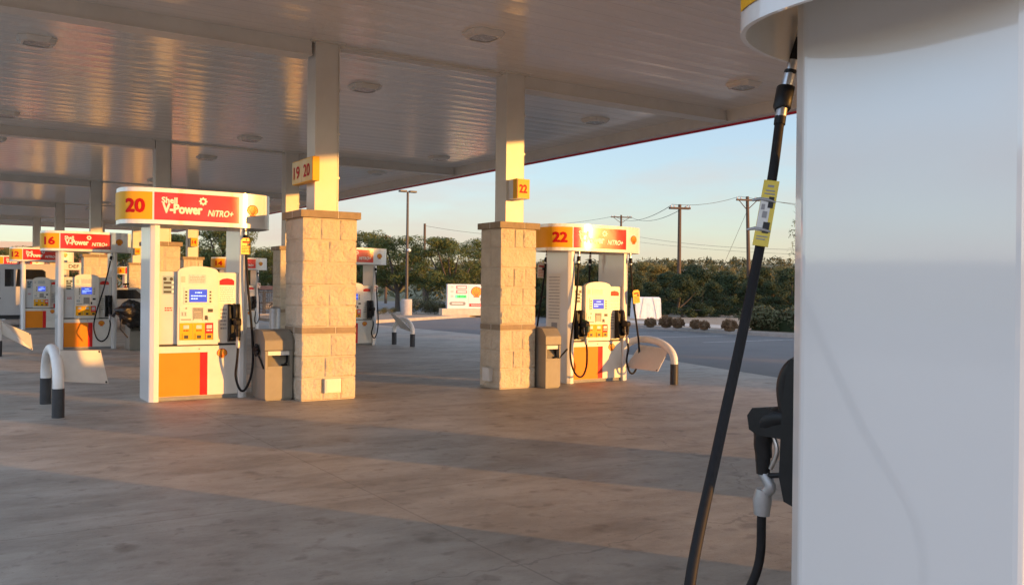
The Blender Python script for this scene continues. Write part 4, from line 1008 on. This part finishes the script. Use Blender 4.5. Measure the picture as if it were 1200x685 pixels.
# hedge, brown grass tufts, sage clumps
rnd = random.Random(3)
hd = thing('clipped_hedge', place(905, 29, .1), 'long low clipped grey green hedge behind the foreground hose', 'hedge', rz=R(90))
b = MB(); cl = [(x * .3 - 2.3, rnd.uniform(-.3, .3), .48 + rnd.uniform(-.06, .06), .42, .45) for x in range(32)] ; leaves(b, cl, 15000, .075, rnd, flat=.8); b.build('foliage', ['hedge', 'sage'], hd)
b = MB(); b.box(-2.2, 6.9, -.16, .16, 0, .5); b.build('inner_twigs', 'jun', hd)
hd.location = (26.3, 19.6, .1); hd.rotation_euler.z = R(-90)
hd.location = (25.9, 20.9, .1)
tuft_m = []
for sd_ in range(3):
    b = MB(); rnd = random.Random(90 + sd_)
    for q in range(900):
        a = rnd.uniform(0, 6.283); e = math.acos(rnd.uniform(-.25, 1)); d = Vector((math.sin(e) * math.cos(a), math.sin(e) * math.sin(a), math.cos(e))); p0 = Vector((0, 0, .22)) + d * .06; p1 = Vector((0, 0, .24)) + d * rnd.uniform(.20, .36); s_ = d.orthogonal().normalized() * .012
        s_.rotate(Matrix.Rotation(rnd.uniform(0, 6.28), 3, d)); b.add([p0 - s_, p0 + s_, p1 + s_ * .4 + Vector((0, 0, -.03)), p1 - s_ * .4], [(0, 1, 2, 3)], 0 if rnd.random() < .7 else 1)
    b.lathe([(0, .02), (.2, .06), (.26, .24), (.16, .42), (0, .47)], 12, 0); tuft_m.append(b.mesh('tuft', ['straw', 'straw']))
for i, (px_, py_, s_, lab) in enumerate([(762.5, 384, .98, 'round dry brown grass tuft just right of the white covered stack'), (781, 384.5, 1.2, 'larger dry brown tuft, left of a touching pair'), (794.5, 385, 1.1, 'dry brown tuft at the foot of the middle utility pole'),
        (815.5, 386, .95, 'dry brown tuft, left half of a merged pair'), (825.5, 387, .9, 'dry brown tuft, right half of a merged pair'), (855.5, 389, 1.18, 'dry brown tuft at the left end of the hedge')]):
    Z = FPX * 1.39 / (py_ - (333.6 + .01048 * px_))
    o = mesh_obj('grass_tuft', tuft_m[i % 3], None, place(px_, Z, .1), i * 1.1, (s_ * .74, s_ * .74, s_ * .78)); tag(o, lab, 'dry plant', 'dry brown tufts along the kerb')
rnd = random.Random(13)
sage_m = []
for sd_ in range(2):
    b = MB(); leaves(b, [(rnd.uniform(-.4, .4), rnd.uniform(-.3, .3), rnd.uniform(.25, .55), .3, .3) for q in range(7)], 1500, .05, rnd); sage_m.append(b.mesh('clump', ['sage', 'hedge']))
for i, (px_, Z, s_, lab) in enumerate([(493, 50, 1.2, 'grey green sage clump right beside the lamp base'), (505, 50, 1.25, 'grey green sage clump midway between lamp base and price sign'), (514, 49.5, 1.0, 'grey green sage clump at the left end of the sign plinth'), (449, 48, .55, 'low sage clump left of the lamp base'), (461, 50, .5, 'smallest sage clump, touching the lamp base on the left')]):
    o = mesh_obj('sage_bush', sage_m[i % 2], None, place(px_, Z, .1), i, (s_, s_, s_)); tag(o, lab, 'bush', 'sage clumps around the lamp base')

# ------------------------------------------------------------------ utility poles and wires
def upole(px_, Z, top, label, arm=1.3, tilt=0, kind=0):
    p = place(px_, Z); t = thing('utility_pole', p, label, 'utility pole', 'wooden utility poles'); t.rotation_euler.z = -YAW + R(12)
    b = MB(); b.tube([(tilt, 0, 0), (0, 0, top)], [.15, .11], 9); b.build('pole', 'wood', t)
    if arm:
        b = MB(); b.box(-arm / 2, arm / 2, -.16, -.05, top - .32, top - .2)
        if kind == 0: b.box(-arm / 2, arm / 2, .05, .16, top - .32, top - .2)
        if kind == 1: b.tube([(-arm * .38, -.1, top - .3), (0, 0, top - .95)], .03, 5); b.tube([(arm * .38, -.1, top - .3), (0, 0, top - .95)], .03, 5)
        b.build('crossarm', 'wood', t)
        for x in (-.46, -.3, .3, .46):
            b = MB(); b.lathe([(.03, 0), (.055, .06), (.04, .14), (0, .16)], 8, 0, (x * arm, -.1, top - .2)); b.build('insulator', 'insul', t)
    return Vector((p.x, p.y, top))
A = upole(795.5, 60, 7.4, 'middle utility pole with a short double crossarm, rising above the brown tufts', 1.45)
B = upole(874.5, 62, 8.2, 'utility pole with braced crossarm just left of the foreground hose', 1.75, .25, 1)
C = upole(727, 105, 10.5, 'distant utility pole with crossarm peeping over the topper of pump 22', 2.6, 0, 1)
D = upole(452, 92, 7.1, 'thin distant utility pole left of the lamp pole', .9, 0, 1)
E_ = upole(497, 84, 7.7, 'plain distant utility pole right of the lamp pole, no crossarm', 0)
def wire(a, c, sag, label, r=.016):
    a, c = Vector(a), Vector(c); b = MB()
    b.tube([a.lerp(c, i / 14) - Vector((0, 0, 4 * sag * (i / 14) * (1 - i / 14))) for i in range(15)], r, 4)
    tag(b.build('power_line', 'wire'), label, 'cable', 'overhead cables')
dx = rt * .55
wire(A - dx + up * -.05, C - dx * 1.6 - up * .1, .8, 'upper overhead cable between the middle pole and the distant pole over pump 22', .02)
wire(A + dx + up * -.05, C + dx * 1.6 - up * .1, .8, 'lower overhead cable between the middle pole and the distant pole over pump 22', .02)
wire(A - dx, B - dx, .25, 'overhead cable sagging between the middle pole and the right pole', .018)
far = place(1100, 66, 8.3)
wire(B - dx, far, .5, 'upper overhead cable running right from the braced pole behind the hose'); wire(B + dx - up * .05, far - up * .6, .5, 'lower overhead cable running right from the braced pole behind the hose')
wire(C - up * 2.2, place(1100, 64, 5.0), .9, 'long low overhead cable crossing the sky above the thicket', .018); wire(C - up * 2.9, place(1100, 64, 4.2), .5, 'lowest long overhead cable just above the thicket', .014)
wire(B - up * 1.0, place(845, 60, 3.0), 0, 'slanting guy cable of the right utility pole', .012)
wire(E_ - up * .2, place(640, 90, 7.0), .3, 'single overhead cable running right from the plain distant pole', .018)
wire(C - dx * 2 - up * .2, place(560, 118, 10.2), .6, 'overhead cable running left from the distant pole over pump 22', .02)

# ------------------------------------------------------------------ far woodland and a house on the slope
rnd = random.Random(77); b = MB()
for i in range(1500):
    Z = 125 * (950 / 125) ** rnd.random(); px_ = rnd.uniform(-120, 1320) if i % 3 == 0 else rnd.uniform(540, 980); p = place(px_, Z); h_ = terrain_h(p.x, p.y) - .03
    s_ = rnd.uniform(2.0, 3.4) * (1 + Z / 900); n_ = 26
    leaves(b, [(p.x + rnd.uniform(-s_, s_) * .5, p.y + rnd.uniform(-s_, s_) * .5, h_ + s_ * rnd.uniform(.35, .85), s_ * .62, s_ * .5) for q in range(3)], n_, s_ * .30, rnd)
tag(b.build('far_woodland', ['far', 'far2']), 'olive green woodland covering the far slopes', 'woodland', kind='stuff')
p = place(820, 300); hh = terrain_h(p.x, p.y)
hs = thing('far_house', (p.x, p.y, hh + 1.2), 'pale roofed house low on the wooded far slope', 'house', rz=R(-25))
b = MB(); b.box(-6.5, 6.5, -3, 3, -1.5, 2.6); b.build('wall', 'housew', hs)
b = MB(); b.prism([(-3.5, 2.6), (3.5, 2.6), (0, 4.3)], -7, 7, 0, axis='x'); b.prism([(-3.2, 2.6), (1.6, 2.6), (-.8, 4.9)], -4.5, -3.2, 0, axis='y'); b.build('roof', 'roofm', hs)

# ------------------------------------------------------------------ light
ELEV = R(4.9); sunv = Vector((.539, -.842, 0)).normalized() * math.cos(ELEV) + Vector((0, 0, math.sin(ELEV)))
sl = bpy.data.lights.new('sun', 'SUN'); sl.energy = 1.6; sl.angle = R(.6); sl.color = (1.0, .455, .10)
so = bpy.data.objects.new('sun', sl); COL.objects.link(so); so.rotation_euler = sunv.to_track_quat('Z', 'Y').to_euler()
w = bpy.data.worlds.new('World'); sc.world = w; w.use_nodes = True
N, L = w.node_tree.nodes, w.node_tree.links
sk = N.new('ShaderNodeTexSky'); sk.sky_type = 'NISHITA'; sk.sun_disc = False; sk.sun_elevation = ELEV; sk.sun_rotation = math.atan2(sunv.x, sunv.y)
sk.air_density = 1.0; sk.dust_density = .6; sk.ozone_density = 3.0
tc = N.new('ShaderNodeTexCoord'); mp = N.new('ShaderNodeMapping'); mp.inputs['Scale'].default_value = (1.0, 1.0, 4.5); L.new(tc.outputs['Generated'], mp.inputs[0])
nz = N.new('ShaderNodeTexNoise'); nz.inputs['Scale'].default_value = 2.2; nz.inputs['Detail'].default_value = 7; nz.inputs['Roughness'].default_value = .6; L.new(mp.outputs[0], nz.inputs['Vector'])
mr = N.new('ShaderNodeMapRange'); mr.inputs['From Min'].default_value = .35; mr.inputs['From Max'].default_value = .68; mr.inputs['To Min'].default_value = .45; mr.inputs['To Max'].default_value = 1.0; L.new(nz.outputs['Fac'], mr.inputs[0])
cm_ = N.new('ShaderNodeMix'); cm_.data_type = 'RGBA'; L.new(mr.outputs[0], cm_.inputs[0]); L.new(sk.outputs[0], cm_.inputs[6]); sz = N.new('ShaderNodeSeparateXYZ'); L.new(tc.outputs['Generated'], sz.inputs[0])
cr_ = N.new('ShaderNodeValToRGB'); e_ = cr_.color_ramp.elements; e_[0].position = .0; e_[0].color = (1.46, 1.17, .92, 1); e_[1].position = .34; e_[1].color = (1.02, 1.13, 1.36, 1)   # thin high cloud, warm low down
L.new(sz.outputs['Z'], cr_.inputs[0]); L.new(cr_.outputs[0], cm_.inputs[7])
# sky gain added behind the viewer to brighten the near panel and shade
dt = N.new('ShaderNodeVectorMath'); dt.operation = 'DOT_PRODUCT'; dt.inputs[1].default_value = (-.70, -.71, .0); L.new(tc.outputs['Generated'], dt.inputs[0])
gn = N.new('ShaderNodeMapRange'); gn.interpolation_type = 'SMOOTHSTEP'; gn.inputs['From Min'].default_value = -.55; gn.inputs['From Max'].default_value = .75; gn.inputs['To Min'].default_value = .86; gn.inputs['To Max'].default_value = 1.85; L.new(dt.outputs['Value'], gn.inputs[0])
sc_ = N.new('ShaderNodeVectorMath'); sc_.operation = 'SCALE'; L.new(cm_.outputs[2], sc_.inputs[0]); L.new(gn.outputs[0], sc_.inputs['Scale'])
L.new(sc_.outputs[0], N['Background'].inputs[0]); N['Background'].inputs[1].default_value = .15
vs_ = sc.view_settings; vs_.view_transform = 'Standard'; vs_.look = 'None'; vs_.exposure = 2.15; vs_.gamma = 1; vs_.use_curve_mapping = False
sc.render.engine = 'CYCLES'
sc.cycles.use_denoising = True
sc.cycles.max_bounces = 8; sc.cycles.diffuse_bounces = 4; sc.cycles.glossy_bounces = 4
sc.cycles.sample_clamp_indirect = 6
